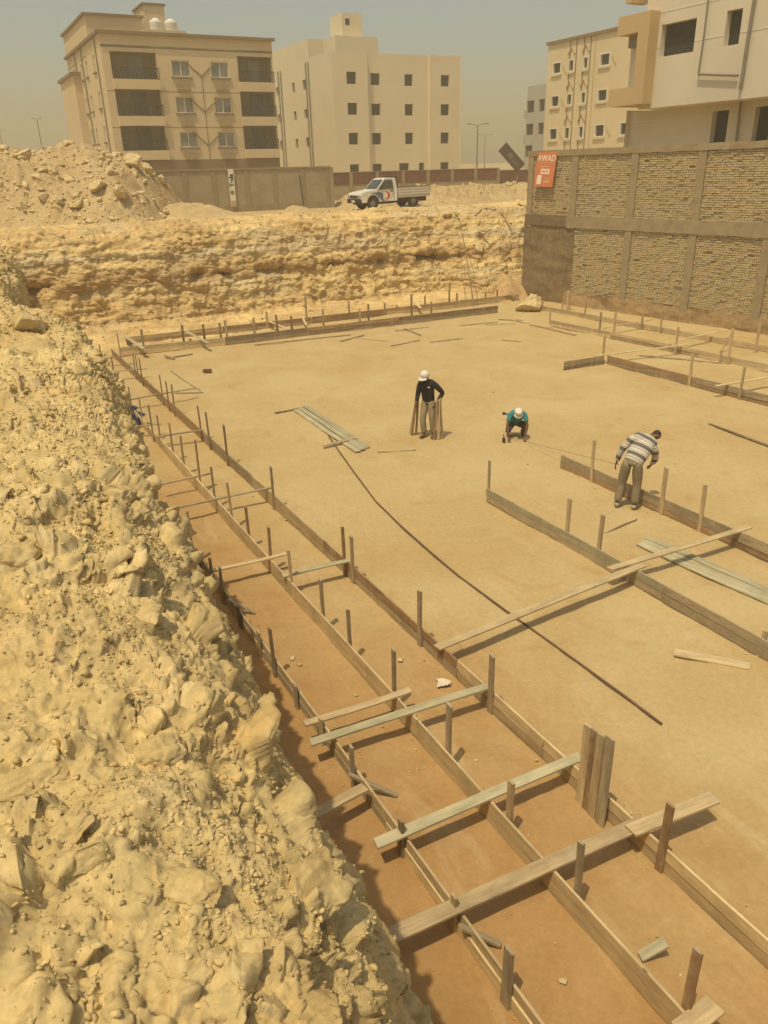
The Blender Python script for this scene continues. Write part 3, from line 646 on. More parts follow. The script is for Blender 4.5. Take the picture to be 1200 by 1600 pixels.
# blue cloth over the middle line
M['blue'] = simple('blue_cloth', (.03, .05, .11), (.018, .03, .07), 14, .9, .5, 30)
sB = onp(196, 628, 3.67)[0]
nu, nv = 26, 20; Xcl = np.zeros((nu, nv, 3))
for i in range(nu):
    for j in range(nv):
        a = i/(nu-1); b = j/(nv-1); s = sB + .3 - 2.3*a; drop = (b-.32)
        z = BH+.022 + .03*math.sin(a*9+b*5) - (max(0, drop)*.62 if drop > 0 else -drop*.12) ; p = 3.67 + .012 - (.03 + .12*max(0, drop) + .03*math.sin(a*14))*(1 if drop > 0 else -8*abs(drop))
        z = max(z - .10*abs(math.sin(a*3.3+1))*b, .02); Xcl[i, j] = SP(s + .12*math.sin(b*3+a*2), p, z)
o = grid_obj('blue_cloth', Xcl, M['blue'], kind=None); tag(o, 'crumpled dark blue cloth hung over the middle formwork line', 'cloth')

# ================================================================== brick wall on the right
M['conc'] = simple('concrete', (.36, .285, .175), (.27, .21, .125), 2.5, .9, .4, 25, bd=.02)
M['conc_d'] = simple('stained_concrete', (.23, .165, .095), (.14, .105, .065), 1.2, .92, .5, 18, mapping=(1, 1, 2.5), bd=.02)
M['mortar'] = simple('mortar', (.29, .225, .14), (.21, .16, .095), 9, .95, .3, 40)
M['brick'] = simple('sand_brick', (.53, .42, .24), (.42, .33, .185), 5, .92, .35, 45, bd=.01)
M['plaster'] = simple('grey_plaster', (.40, .33, .22), (.31, .25, .16), .9, .92, .25, 20)
WA, WB = onz(825, 466), onz(1200, 522); WD = (WB-WA)/np.linalg.norm(WB-WA); WN = np.array([-WD[1], WD[0], 0])
if WN @ (CAMP-WA) < 0: WN = -WN
def onwall(u, v, out=0.0):
    r = ray(u, v); t = ((WA+WN*out-CAMP) @ WN)/(r @ WN); q = CAMP + r*t; return (q-WA) @ WD, q[2]
ZT = np.mean([onwall(900, 236)[1], onwall(1000, 229)[1], onwall(1150, 217)[1]])
ZM1 = np.mean([onwall(920, 339)[1], onwall(1150, 346)[1]]); ZM0 = np.mean([onwall(920, 358)[1], onwall(1150, 369)[1]])
ZB = np.mean([onwall(930, 455)[1], onwall(1020, 477)[1], On[1] if (On := onwall(1120, 497)) else 0])
cols = [onwall(828, 300)[0], onwall(897, 290)[0], onwall(985, 330)[0], onwall(1085, 350)[0]]; st_ = cols[3]-cols[2]
print('wall', ZT, ZM1, ZM0, ZB, cols)
cols = [cols[0], cols[1], cols[2], cols[3]] + [cols[3]+st_*k for k in range(1, 8)]
WM = Matrix((WD, -WN, E3)).transposed().to_4x4(); WM.translation = Vector(WA)    # local x along the wall, y into it, z up
wall = thing('boundary_wall', WA, 'tall sandy brick wall with concrete columns and beams along the right of the pit', 'wall')
cw = .34
MB().box(cols[0]-.2, cols[-1]+.2, .075, .30, -.5, ZT-.02).build('mortar_backing', M['mortar'], wall, WM)
for k, c in enumerate(cols):
    zlo = ZM0-.05 if k < 2 else -.3
    MB().box(c-cw/2, c+cw/2, -.02-.004*k % .02, .28, zlo, ZT-.22).build('column', M['conc'], wall, WM)
def rough_beam(x0, x1, z0, z1, y, name, mat):
    n = int((x1-x0)/.3); v = []; f = []
    for i in range(n+1):
        x = x0+(x1-x0)*i/n; j = [random.uniform(-.012, .012) for _ in range(4)]
        v += [(x, y+j[0], z0+j[1]), (x, y+j[2], z1+j[3]), (x, .32, z1+j[3]), (x, .32, z0+j[1])]
    for i in range(n):
        for q in range(4): f.append((i*4+q, i*4+(q+1) % 4, i*4+4+(q+1) % 4, i*4+4+q))
    f += [(0, 1, 2, 3), (n*4+3, n*4+2, n*4+1, n*4)]
    return mesh_obj(name, v, f, mat, wall, WM)
rough_beam(cols[0]-.25, cols[-1]+.3, ZT-.25, ZT, -.045, 'top_beam', M['conc'])
rough_beam(cols[1]-.3, cols[-1]+.3, ZM0, ZM1, -.05, 'middle_beam', M['conc'])
rough_beam(cols[0]-.22, cols[1]-.3, ZM0+.05, ZM1, -.03, 'middle_beam', M['conc_d'])
def brick_panel(x0, x1, z0, z1, name):
    mb = MB(); rows = int((z1-z0)/.083); hh = (z1-z0)/rows
    for r in range(rows):
        x = x0 - (.13 if r % 2 else 0)*1.0
        while x < x1-.03:
            L = .255*random.uniform(.93, 1.05); a = max(x, x0)+.008; b = min(x+L, x1)-.008; x += L
            if b-a < .03 or random.random() < .004: continue
            d = random.gauss(0, .011) - (.02 if random.random() < .06 else 0); t = random.uniform(-.006, .006); zz = z0+r*hh+random.uniform(-.004, .004); g = random.uniform(.012, .022)
            v, f = box_geo(a, b, .03+d, .13, zz, zz+hh-g)
            v = [(p[0], p[1]+(t if p[0] == a else -t)*(p[1] < .1), p[2]+random.uniform(-.004, .004)) for p in v]
            mb.add(v, [f[1], f[0], f[2], f[3], f[5]])
    return mb.build(name, M['brick'], wall, WM, kind='stuff')
for k in range(len(cols)-1):
    if k > 5: break
    brick_panel(cols[k]+cw/2+.005, cols[k+1]-cw/2-.005, ZM1+.005, ZT-.26, 'brick_courses')
    if k >= 1: brick_panel(cols[k]+(.18 if k == 1 else cw/2+.005), cols[k+1]-cw/2-.005, ZB, ZM0-.005, 'brick_courses')
# stained raw concrete left of the lower bays, and the rough foot still caked with soil
def soil_strip(x0, x1, z0, z1, y0, amp, mat, name, step=.06, ylean=0.0):
    xs = np.arange(x0, x1, step); zs = np.arange(z0, z1+step, step); A, B = np.meshgrid(xs, zs, indexing='ij')
    q = np.stack([A.ravel()+40, B.ravel(), A.ravel()*0+2], 1); c1, c1b, i1 = worley(q*np.array([1.2, 2.6, 1])); c2, c2b, i2 = worley(q*np.array([3, 6, 1]))
    d = amp*(fbm(q*np.array([.7, 1.6, 1]), 4) + .8*(.5-c1)*i1 + .5*(.5-c2)*i2).reshape(A.shape)
    Y = y0 - d - ylean*(z1-B)
    o = grid_obj(name, np.stack([A, Y, B], -1), mat, kind=None); put(o, wall, WM); return o
M['stain'] = earth_mat('soil_stained_concrete', (.27, .195, .11), (.17, .125, .075), (.34, .25, .14))
M['redsoil'] = earth_mat('caked_soil', (.36, .235, .115), (.25, .165, .085), (.42, .30, .16))
soil_strip(cols[0]-.3, cols[1]+.22, -.3, ZM0+.06, .02, .035, M['stain'], 'raw_concrete')
soil_strip(cols[1]-.2, cols[-1], -.3, ZB+.02, .0, .10, M['redsoil'], 'soil_footing', ylean=.28)

# ================================================================== walls and buildings beyond the pit
M['plast_l'] = simple('tan_render', (.60, .48, .30), (.54, .43, .265), .35, .9, .12, 14)
M['recess'] = simple('recess_shade_render', (.36, .275, .165), (.31, .235, .14), .5, .9, .1, 12)  # wall render darkened: shade of the balcony recesses is put into the colour
M['plast_m'] = simple('cream_render', (.70, .61, .43), (.64, .55, .385), .25, .9, .1, 12)
M['plast_c'] = simple('cream_paint', (.66, .56, .36), (.60, .50, .31), .25, .9, .1, 12)
M['plast_w'] = simple('white_render', (.68, .61, .47), (.60, .53, .40), .3, .9, .12, 12)
M['plast_g'] = simple('grey_render', (.44, .42, .36), (.38, .36, .31), .3, .9, .1, 12)
M['tan'] = simple('tan_band', (.55, .40, .21), (.49, .355, .185), .4, .9, .12, 12)
M['trim'] = simple('trim_brown', (.24, .17, .10), (.19, .135, .08), 1, .85, .1, 10)
M['white'] = simple('white_frame', (.72, .68, .58), (.64, .60, .5), 2, .6, .05, 20)
M['dark'] = simple('painted_room_dark', (.035, .034, .03), (.025, .024, .021), 1.5, .6, 0)  # opaque dark colour, paints the unlit rooms behind windows and openings
def glass(name, c, r=.12):
    m, t, b = nm(name); b.inputs['Roughness'].default_value = r; b.inputs['Specular IOR Level'].default_value = .6
    f = noise_node(t, .9, 3, .5); t.links.new(ramp(t, f, [(.35, c), (.65, tuple(x*1.7 for x in c))]).outputs[0], b.inputs['Base Color']); return m
M['glass'] = glass('window_glass', (.05, .05, .045)); M['glassg'] = glass('glass_pale', (.16, .16, .135), .2)
M['rail'] = simple('dark_rail', (.05, .045, .035), (.035, .03, .025), 5, .6, .1, 30)
M['redbrick'] = simple('red_brick', (.20, .095, .065), (.15, .08, .058), 1.5, .92, .3, 30)
M['pipe'] = simple('grey_pipe', (.26, .23, .18), (.2, .175, .135), 6, .6, .1, 20)
def fmat(O, ex):
    """facade frame: local x to the viewer's right, local y into the building, local z up"""
    ex = np.array(ex, float); n = np.cross(ex, E3); m = Matrix((ex, -n, E3)).transposed().to_4x4(); m.translation = Vector(O); return m
def holed_wall(name, W, H, holes, mat, parent, m4, depth=.25, z0=0.0, x0=0.0):
    xs = sorted(set([x0, W] + [h[0] for h in holes] + [h[1] for h in holes])); zs = sorted(set([z0, H] + [h[2] for h in holes] + [h[3] for h in holes]))
    xs = [x for x in xs if x0 <= x <= W]; zs = [z for z in zs if z0 <= z <= H]; mb = MB()
    for i in range(len(xs)-1):
        for j in range(len(zs)-1):
            cx, cz = (xs[i]+xs[i+1])/2, (zs[j]+zs[j+1])/2
            if any(h[0] < cx < h[1] and h[2] < cz < h[3] for h in holes): continue
            mb.add([(xs[i], 0, zs[j]), (xs[i+1], 0, zs[j]), (xs[i+1], 0, zs[j+1]), (xs[i], 0, zs[j+1])], [(0, 1, 2, 3)])
    for a, b, c, d in holes:
        for q in ([(a, 0, c), (a, depth, c), (a, depth, d), (a, 0, d)], [(b, 0, c), (b, 0, d), (b, depth, d), (b, depth, c)], [(a, 0, c), (b, 0, c), (b, depth, c), (a, depth, c)], [(a, 0, d), (a, depth, d), (b, depth, d), (b, 0, d)]):
            mb.add(q, [(0, 1, 2, 3)])
    return mb.build(name, mat, parent, m4)
def window(h, m4, parent, style='dark', depth=.22):
    a, b, c, d = h
    if style == 'dark':
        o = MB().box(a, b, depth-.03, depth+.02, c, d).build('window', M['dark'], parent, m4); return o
    fw = .07 if style != 'cream' else .10; mb = MB(); y0, y1 = (depth-.10, depth-.02) if style != 'cream' else (-.05, depth-.02)
    mb.box(a, a+fw, y0, y1, c, d).box(b-fw, b, y0, y1, c, d).box(a+fw, b-fw, y0, y1, d-fw, d).box(a+fw, b-fw, y0, y1, c, c+fw)
    if style == 'slide': mb.box((a+b)/2-.035, (a+b)/2+.035, y0, y1, c+fw, d-fw)
    f = mb.build('window', M['white'] if style != 'brown' else M['trim'], parent, m4)
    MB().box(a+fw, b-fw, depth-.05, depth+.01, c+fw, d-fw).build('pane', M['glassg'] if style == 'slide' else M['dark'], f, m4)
    if style in ('slide', 'cream'): MB().box(a-.12, b+.12, -.14, -.002, c-.16, c-.02).build('sill', M['trim'] if style == 'slide' else M['plast_c'], f, m4)
    return f
def hole_s(r, s, dp=0):       # pixel rectangle -> (p0, p1, z0, z1) on the plane s
    u0, u1, v0, v1 = r; a, _ = ons(u0, (v0+v1)/2, s); b, _ = ons(u1, (v0+v1)/2, s); um = (u0+u1)/2
    return (a, b, ons(um, v1, s)[1], ons(um, v0, s)[1])
def hole_p(r, p):             # on a plane p, local x runs along -E1 (towards the viewer's right)
    u0, u1, v0, v1 = r; a, _ = onp(u0, (v0+v1)/2, p); b, _ = onp(u1, (v0+v1)/2, p); um = (u0+u1)/2
    return (-a, -b, onp(um, v1, p)[1], onp(um, v0, p)[1])
def align(hs, key=0, tol=.45):
    """windows of one column share their sides, windows of one row their heads and sills"""
    out = [list(h) for h in hs]
    for (i0, i1), tl in (((0, 1), tol), ((2, 3), tol*1.3)):
        done = set()
        for i in range(len(out)):
            if i in done: continue
            g = [j for j in range(len(out)) if j not in done and abs((out[j][i0]+out[j][i1]) - (out[i][i0]+out[i][i1]))/2 < tl]
            for k in (i0, i1):
                m_ = sum(out[j][k] for j in g)/len(g)
                for j in g: out[j][k] = m_
            done |= set(g)
    return [tuple(h) for h in out]
GZ = 3.6
def slab(x0, x1, y0, y1, z0, z1, name, mat, parent, m4): return MB().box(x0, x1, y0, y1, z0, z1).build(name, mat, parent, m4)

# ---- left plaster wall and the red brick wall behind it
def topz_s(u, v, s): return ons(u, v, s)[1]
sL = 47.9; pL0, pL1 = ons(150, 270, sL)[0], ons(515, 262, sL)[0]; zL = ons(400, 262, sL)[1]
lw = thing('boundary_wall', SP(sL, (pL0+pL1)/2, GZ), 'grey plastered boundary wall in front of the tan apartment block', 'wall'); m4 = fmat(SP(sL, 0, 0), E2)
slab(pL0, pL1, .03, .22, GZ, zL-.10, 'wall_panel', M['plaster'], lw, m4); slab(pL0, pL1+.03, -.02, .25, zL-.10, zL, 'coping', M['conc'], lw, m4)
for u in (290, 335, 387, 430, 474, 512):
    p = ons(u, 290, sL)[0]; slab(p-.14, p+.14, .0, .24, GZ, zL-.102, 'pier', M['conc'], lw, m4)
slab(pL0, pL1, .005, .20, GZ, GZ+.75, 'plinth', M['conc'], lw, m4)
slab(pL1-.02, pL1+.24, -.004, 8.0, GZ, zL-.06, 'return_wall', M['plaster'], lw, m4)
p_ = ons(470, 290, sL)[0]; MB().tube([(p_-.08, -.04, GZ+2.3), (p_+.1, -.04, GZ+.6)], .02).build('cable', M['rail'], lw, m4)
sR = 60.5; pR0, pR1 = ons(505, 270, sR)[0], ons(779, 264, sR)[0]; zR = np.mean([ons(560, 267, sR)[1], ons(760, 263.5, sR)[1]])
rw = thing('boundary_wall', SP(sR, (pR0+pR1)/2, GZ), 'low red brick boundary wall in front of the cream block, behind the pickup', 'wall'); m4 = fmat(SP(sR, 0, 0), E2)
slab(pR0, pR1, .02, .24, zR-.95, zR-.06, 'brick_band', M['redbrick'], rw, m4); slab(pR0, pR1, .05, .22, GZ, zR-.95, 'lower_panel', M['plaster'], rw, m4); slab(pR0, pR1+.05, -.01, .26, zR-.06, zR, 'coping', M['conc'], rw, m4)
for k in range(8):
    p = pR0 + (pR1-pR0)*k/7; slab(p-.15, p+.15, -.02, .25, GZ, zR-.062, 'pier', M['conc'], rw, m4)
rw2 = thing('boundary_wall', SP(sR+1, pR1+2, GZ), 'lower end of the brick boundary wall beside the tilted brown sign', 'wall')
slab(pR1+.3, pR1+6, .4, .6, GZ, zR-.25, 'brick_band', M['redbrick'], rw2, m4); slab(pR1+.3, pR1+6, .38, .62, zR-.25, zR-.2, 'coping', M['conc'], rw2, m4)

# ---- tan apartment block
s0 = 77.8; pa = ons(168, 150, s0)[0]; pbx = ons(430, 150, s0)[0]; zt = np.mean([ons(205, 53, s0)[1], ons(400, 64, s0)[1]]); D = 18
tb = thing('apartment_building', SP(s0, (pa+pbx)/2, GZ), 'tan four-storey apartment block with dark balconies and water tanks on its roof', 'building'); m4 = fmat(SP(s0, 0, 0), E2)
balL = [hole_s(r, s0) for r in [(178,246,81,125), (184,252,140,182), (190,259,196,235)]]; balR = [hole_s(r, s0) for r in [(371,423,89,129), (377,425,142,183), (382,429,196,234)]]
bl = (np.mean([h[0] for h in balL])-.1, np.mean([h[1] for h in balL])); br = (np.mean([h[0] for h in balR]), pbx-.12)
rowsz = [((a[2]+b[2])/2, (a[3]+b[3])/2) for a, b in zip(balL, balR)]
bals = [(bl[0], bl[1], z0, z1) for z0, z1 in rowsz] + [(br[0], br[1], z0, z1) for z0, z1 in rowsz]
wins = align([hole_s(r, s0) for r in [(268,296,95,120), (331,357,96,121), (276,303,151,176), (335,362,152,177), (282,310,206,230), (341,368,206,229)]], tol=.8)
low = [(wins[0][0], wins[0][1], GZ+.6, GZ+2.0), (wins[1][0], wins[1][1], GZ+.6, GZ+2.0)]
holed_wall('front_wall', pbx, zt, bals + wins + low, M['plast_l'], tb, m4, .25, GZ, pa)
for h in wins: window(h, m4, tb, 'slide')
for h in low: window(h, m4, tb, 'dark')
for k, h in enumerate(bals):
    a, b, c, d = h
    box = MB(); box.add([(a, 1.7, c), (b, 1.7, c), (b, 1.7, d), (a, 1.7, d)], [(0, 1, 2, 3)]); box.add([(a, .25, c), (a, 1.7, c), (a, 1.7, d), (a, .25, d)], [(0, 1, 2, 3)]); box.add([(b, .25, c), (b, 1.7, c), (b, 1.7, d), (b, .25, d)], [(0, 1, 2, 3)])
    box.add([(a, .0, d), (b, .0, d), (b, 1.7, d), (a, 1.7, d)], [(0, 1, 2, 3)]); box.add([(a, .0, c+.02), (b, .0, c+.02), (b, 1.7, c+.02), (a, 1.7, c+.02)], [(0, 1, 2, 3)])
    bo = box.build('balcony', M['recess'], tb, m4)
    r = MB().box(a-.05, b+.05, -.36, -.31, c+.85, c+.92).box(a-.05, b+.05, -.36, -.31, c+.02, c+.08)
    n = int((b-a)/.16)
    for i in range(n+1): x = a+(b-a)*i/n; r.box(x-.03, x+.03, -.35, -.32, c+.08, c+.85)
    r.build('railing', M['rail'], bo, m4)
    x0 = a+(b-a)*.45; MB().box(x0, x0+1.25, 1.58, 1.68, c+.05, c+2.05).build('balcony_door', M['glassg'] if k in (0, 3) else M['glass'], bo, m4)
    slab(a-.05, b+.05, -.38, -.003, c-.75, c+.018, 'balcony_front', M['plast_l'], tb, m4)
holed_wall('right_wall', D, zt, [], M['plast_l'], tb, fmat(SP(s0, pbx, 0), E1), .2, GZ)
# left side with its narrow windows, stepping back
sm = fmat(SP(s0+D, pa, 0), -E1)
sw = []
for k, (z0, z1) in enumerate(rowsz):
    for x in (14.4, 10.4, 7.6, 3.2): sw.append((D-x if False else x-.45, x+.45, z0+.9, z0+2.2))
holed_wall('left_wall', D, zt, sw, M['plast_l'], tb, sm, .2, GZ)
for h in sw: window(h, sm, tb, 'slide', .18)
for x in (16.0, 8.9, 5.2): MB().tube([(x, -.08, GZ), (x, -.08, zt+.3)], .06, 6).build('drain_pipe', M['pipe'], tb, sm)
slab(pa-.25, pbx+.25, -.3, -.002, zt-.02, zt+.22, 'cornice', M['trim'], tb, m4); slab(pa-.25, pa-.002, .0, D, zt-.018, zt+.215, 'cornice', M['trim'], tb, m4)
slab(pa, pbx, .0, D, zt-1.0, zt-.8, 'roof', M['conc'], tb, m4)
zb = ons(200, 27, s0+5)[1]; slab(pa+.02, ons(222, 40, s0+5)[0], 5.0, D, zt-.9, zb, 'rear_storey', M['plast_l'], tb, m4); slab(pa-.2, ons(222, 40, s0+5)[0]+.2, 4.8, D+.2, zb, zb+.18, 'cornice', M['trim'], tb, m4)
ts = s0+7; tp0, tp1 = ons(225, 20, ts)[0], ons(257, 20, ts)[0]; tz = ons(240, 8, ts)[1]
slab(tp0, tp1, 7, 11, zt-.9, tz, 'stair_tower', M['plast_l'], tb, m4); slab(tp0-.15, tp1+.15, 6.85, 11.15, tz, tz+.15, 'tower_cap', M['trim'], tb, m4)
bp0, bp1 = ons(225, 46, s0+3)[0], ons(291, 48, s0+3)[0]; bz_ = ons(260, 47, s0+3)[1]; slab(bp0, bp1, 3, 6.4, zt-.9, bz_, 'roof_plinth', M['plast_l'], tb, m4)
for k, z in enumerate([rowsz[0][0]-.9, rowsz[1][0]-.9, rowsz[0][1]+.35]): slab(pa+.02, pbx-.02, -.012, -.002, z, z+.05, 'groove_line', M['trim'], tb, m4)
for (z0, z1) in rowsz:            # V-shaped mouldings between the windows
    xc = (wins[0][1]+wins[1][0])/2; zc = z0+.75
    for sgn in (-1, 1):
        a = Vector((xc, -.03, zc-.35)); b = Vector((xc+sgn*1.35, -.03, zc+.75)); MB().tube([a, b], .05, 4).build('moulding', M['trim'], tb, m4)
MB().tube([((wins[0][1]+wins[1][0])/2, -.03, rowsz[2][0]-1.2), ((wins[0][1]+wins[1][0])/2, -.03, rowsz[0][0]+.4)], .03, 4).build('moulding', M['trim'], tb, m4)
slab(pa-.7, pa-.003, 11.5, D+2, GZ, zt-2.0, 'rear_wing', M['plast_l'], tb, m4); slab(pa-.95, pa-.004, 11.2, D+2.2, zt-2.0, zt-1.75, 'cornice', M['trim'], tb, m4)
zl = ons(320, 249, s0)[1]; slab(pa+.02, pbx-.02, -.03, -.004, GZ, zl, 'ground_recess_shade', M['trim'], tb, m4)  # dark sheet on the wall imitates the shade of a recessed ground storey
for h in wins: MB().box(h[0]+.25, h[1]-.25, -.34, -.004, h[2]-1.05, h[2]-.55).build('air_conditioner', M['conc'], tb, m4)
M['tank'] = simple('white_plastic', (.72, .70, .62), (.66, .63, .55), 3, .5, .05, 20)
for u, lab in ((245, 'white roof water tank beside the stair tower'), (268, 'white roof water tank, right one of the pair on the tan block')):
    p, zb_ = ons(u, 46, s0+3.8); h = .95; v = MB(); n = 18; prof = [(.0, 0), (.55, 0), (.58, .1), (.56, .3), (.58, .34), (.56, .6), (.57, .64), (.52, .82), (.25, .95), (.2, 1.02), (.0, 1.04)]
    for r_, z in prof:
        for j in range(n): v.v.append((r_*math.cos(2*math.pi*j/n), r_*math.sin(2*math.pi*j/n), z))
    for i in range(len(prof)-1):
        for j in range(n): v.f.append((i*n+j, i*n+(j+1) % n, (i+1)*n+(j+1) % n, (i+1)*n+j))
    o = v.build('water_tank', M['tank'], None, Matrix.Translation(Vector(SP(s0+3.9, p, bz_))), True); tag(o, lab, 'water tank', 'roof water tanks')

# ---- cream block in the middle
s1 = 84.0; pm0 = ons(521, 150, s1)[0]; pm1 = ons(720, 150, s1)[0]; zt1 = np.mean([ons(540, 80, s1)[1], ons(700, 87, s1)[1]]); D1 = 19
mbd = thing('apartment_building', SP(s1, (pm0+pm1)/2, GZ), 'unfinished cream block with dark square window openings behind the pickup', 'building'); m4 = fmat(SP(s1, 0, 0), E2)
W_ = [(541.7,556,111.7,130.7), (582.7,596.7,114,133), (636,649,115.7,134), (690,702.7,116,134), (543.7,557.7,160,179), (584,598,161.7,180), (636.7,649,162.7,180), (690,702.7,162,180),
      (545.7,559.7,207,225.7), (585.7,599,208,225.7), (637,650,207.7,225), (690,702,206,223.7), (546,563,256.7,272), (586,602,256,271), (627.7,643,255,270), (658.7,667,254.5,269), (688,703,252.7,268)]
mw = align([hole_s(r, s1) for r in W_], tol=.7)
pj1, pj2 = ons(576, 150, s1)[0], ons(673, 150, s1)[0]
for nme, x0, x1, y in (('left_bay', pm0, pj1, 0.0), ('centre_bay', pj1, pj2, .55), ('right_bay', pj2, pm1, .12)):
    mm_ = m4 @ Matrix.Translation((0, y, 0)); hs = [h for h in mw if x0 < (h[0]+h[1])/2 < x1]
    holed_wall('front_wall', x1, zt1, hs, M['plast_m'], mbd, mm_, .3, GZ, x0)
    for h in hs: window(h, mm_, mbd, 'dark', .28)
for x, y0, y1 in ((pj1, .0, .55), (pj2, .12, .55)): slab(x-.03, x+.0, y0, y1+.01, GZ, zt1-.002, 'bay_return', M['plast_m'], mbd, m4)
sm = fmat(SP(s1+D1, pm0, 0), -E1)
SW = [(428,434,92,108), (447.7,453,84,101), (482.7,493.7,80,89), (472,477.7,124,142), (456,460.7,129,143), (432,437,137,151), (476,481,170,187), (459,463,174,188), (435,440,179,190), (478,484,214,230), (462,466,217,230), (437,442,220,236)]
sh = [hole_p(r, pm0) for r in SW]; sh = align([(h[0]+s1+D1, h[1]+s1+D1, h[2], h[3]) for h in sh], tol=.7)
holed_wall('left_wall', D1, zt1, [h for h in sh if 0 < h[0] and h[1] < D1 and h[3] < zt1], M['plast_m'], mbd, sm, .3, GZ)
for h in sh:
    if 0 < h[0] and h[1] < D1 and h[3] < zt1: window(h, sm, mbd, 'dark', .28)
for x in (D1-6.0, D1-6.7, D1-14.2, D1-15.0): MB().tube([(x, -.12, GZ), (x, -.12, zt1-.4)], .07, 6).build('drain_pipe', M['pipe'], mbd, sm)
slab(pm0+.02, pm1, .6, D1, zt1-1.1, zt1-.9, 'roof', M['conc'], mbd, m4)
holed_wall('right_wall', D1, zt1, [], M['plast_m'], mbd, fmat(SP(s1, pm1, 0), E1), .2, GZ)
q0 = s1+6; slab(pm0+.03, ons(523, 70, q0)[0]+2.5, 6, D1-.1, zt1-1, ons(490, 61, q0)[1], 'rear_parapet', M['plast_m'], mbd, m4)
q1_ = s1+3; slab(ons(524, 70, q1_)[0], ons(591, 70, q1_)[0], 3, 9, zt1-1, ons(560, 57, q1_)[1], 'roof_room', M['plast_m'], mbd, m4)
q2 = s1+4; ta, tb_, tzz = ons(534.5, 40, q2)[0], ons(566, 40, q2)[0], ons(550, 21, q2)[1]; slab(ta, tb_, 4, 7, zt1-1, tzz, 'stair_tower', M['plast_m'], mbd, m4); slab(ta+.4, ta+.9, 3.98, 4.2, tzz-1.1, tzz-.5, 'window', M['dark'], mbd, m4)

# ---- far grey block
pg_ = 71.4; g0 = onp(822, 200, pg_)[0]; zg = onp(840, 133, pg_)[1]; gb = thing('apartment_building', SP(g0-4, pg_, GZ), 'far pale grey block between the cream ones, left of the right-hand buildings', 'building')
gm = fmat(SP(0, pg_, 0), -E1); gh = align([hole_p(r, pg_) for r in [(823,834,157,176), (821.5,833,193,211), (820.5,831.5,227,245), (842,850,155,174), (841,850,192,210)]], tol=1.2)
holed_wall('side_wall', -g0+14, zg, gh, M['plast_g'], gb, gm, .3, GZ, -g0)
for h in gh: window(h, gm, gb, 'brown', .28)
fm = fmat(SP(g0, 0, 0), E2); fh = [(pg_+1.2, pg_+3.2, z, z+1.6) for z in (GZ+2, GZ+5.2, GZ+8.4)]
fm = fmat(SP(g0, pg_+9, 0), -E2); holed_wall('end_wall', 9, zg, [], M['plast_g'], gb, fm, .3, GZ)
em = fmat(SP(g0+.0, 0, 0), -E2)
slab(-(pg_), -(pg_-1.0), -.02, -14, zg-.01, zg+.0, 'roof', M['plast_g'], gb, gm) if False else None
for z in (GZ+2.2, GZ+5.2, GZ+8.2): MB().box(-g0-1.1, -g0-.004, .4, 3.0, z, z+1.0).build('balcony', M['plast_g'], gb, gm)

# ---- cream block on the right
pc_ = 56.0; c0s = onp(853, 150, pc_)[0]; zc_ = np.mean([onp(860, 70, pc_)[1], onp(950, 50, pc_)[1]])
cb = thing('apartment_building', SP(c0s-5, pc_, GZ), 'cream painted block with white window surrounds behind the brick wall', 'building'); cm = fmat(SP(0, pc_, 0), -E1)
CW = [(863,876,97,121), (861,874,149,171), (858,871,200,223), (937,953.5,83,107), (933,948.5,139,163), (929,944.5,194,217), (968,982.5,190,214)]
CS = [(889,897,92,108), (911,919,88,103), (886,894,146,161), (907.5,915.5,142,158), (882,890,198,213.5), (904,912,196,211)]
ch = align([hole_p(r, pc_) for r in CW+CS], tol=.6)
holed_wall('side_wall', -c0s+24, zc_, ch, M['plast_c'], cb, cm, .25, GZ, -c0s)
for h in ch: window(h, cm, cb, 'cream', .22)
holed_wall('end_wall', 14, zc_, [], M['plast_c'], cb, fmat(SP(c0s, pc_+14, 0), -E2), .3, GZ)
slab(-c0s-.15, -c0s+24, -.18, -.003, zc_-.02, zc_+.22, 'cornice', M['trim'], cb, cm)
for u in (887, 896.5, 908, 918, 925): x = -onp(u, 150, pc_)[0]; slab(x-.05, x+.05, -.04, -.003, GZ, zc_-.03, 'pilaster_strip', M['trim'] if u != 925 else M['tan'], cb, cm)
for h in ch:
    xc = (h[0]+h[1])/2; wd_ = h[1]-h[0]
    if wd_ < .95:
        for sg_ in (-1, 1): MB().tube([(xc, -.06, h[3]+1.0), (xc+sg_*.5, -.06, h[3]+.4)], .06, 4).build('moulding', M['tan'], cb, cm)
    else: MB().tube([(h[1]+.25, -.05, h[3]-.2), (h[1]+.8, -.05, h[3]-1.0)], .05, 4).build('moulding', M['tan'], cb, cm)

# ---- white building close behind the brick wall
pw = 30.5; wb = thing('apartment_building', SP(30, pw, GZ), 'unfinished white building with a tan framed corner looming over the brick wall', 'building'); wm = fmat(SP(0, pw, 0), -E1)
zo = np.mean([onp(1000, 163, pw)[1], onp(1150, 141, pw)[1]]); xl = -onp(1004, 90, pw)[0]; ztop = zo+7.5
uh = align([hole_p(r, pw) for r in [(1032,1085,36,92), (1134,1158,13,62)]], tol=.2)
holed_wall('upper_wall', -14, ztop, uh, M['plast_w'], wb, wm, .35, zo, xl)
for h in uh: window(h, wm, wb, 'dark', .33)
slab(xl, -14, .0, 1.5, zo-.28, zo-.002, 'overhang', M['plast_w'], wb, wm)
lm = wm @ Matrix.Translation((0, 1.3, 0)); lh = [hole_p(r, pw+1.3) for r in [(1111,1136,173,225), (1177,1203,166,222)]]; xl2 = -onp(985, 190, pw+1.3)[0]
holed_wall('lower_wall', -14, zo-.28, lh, M['plast_w'], wb, lm, .35, GZ, xl2)
for h in lh: window(h, lm, wb, 'dark', .33)
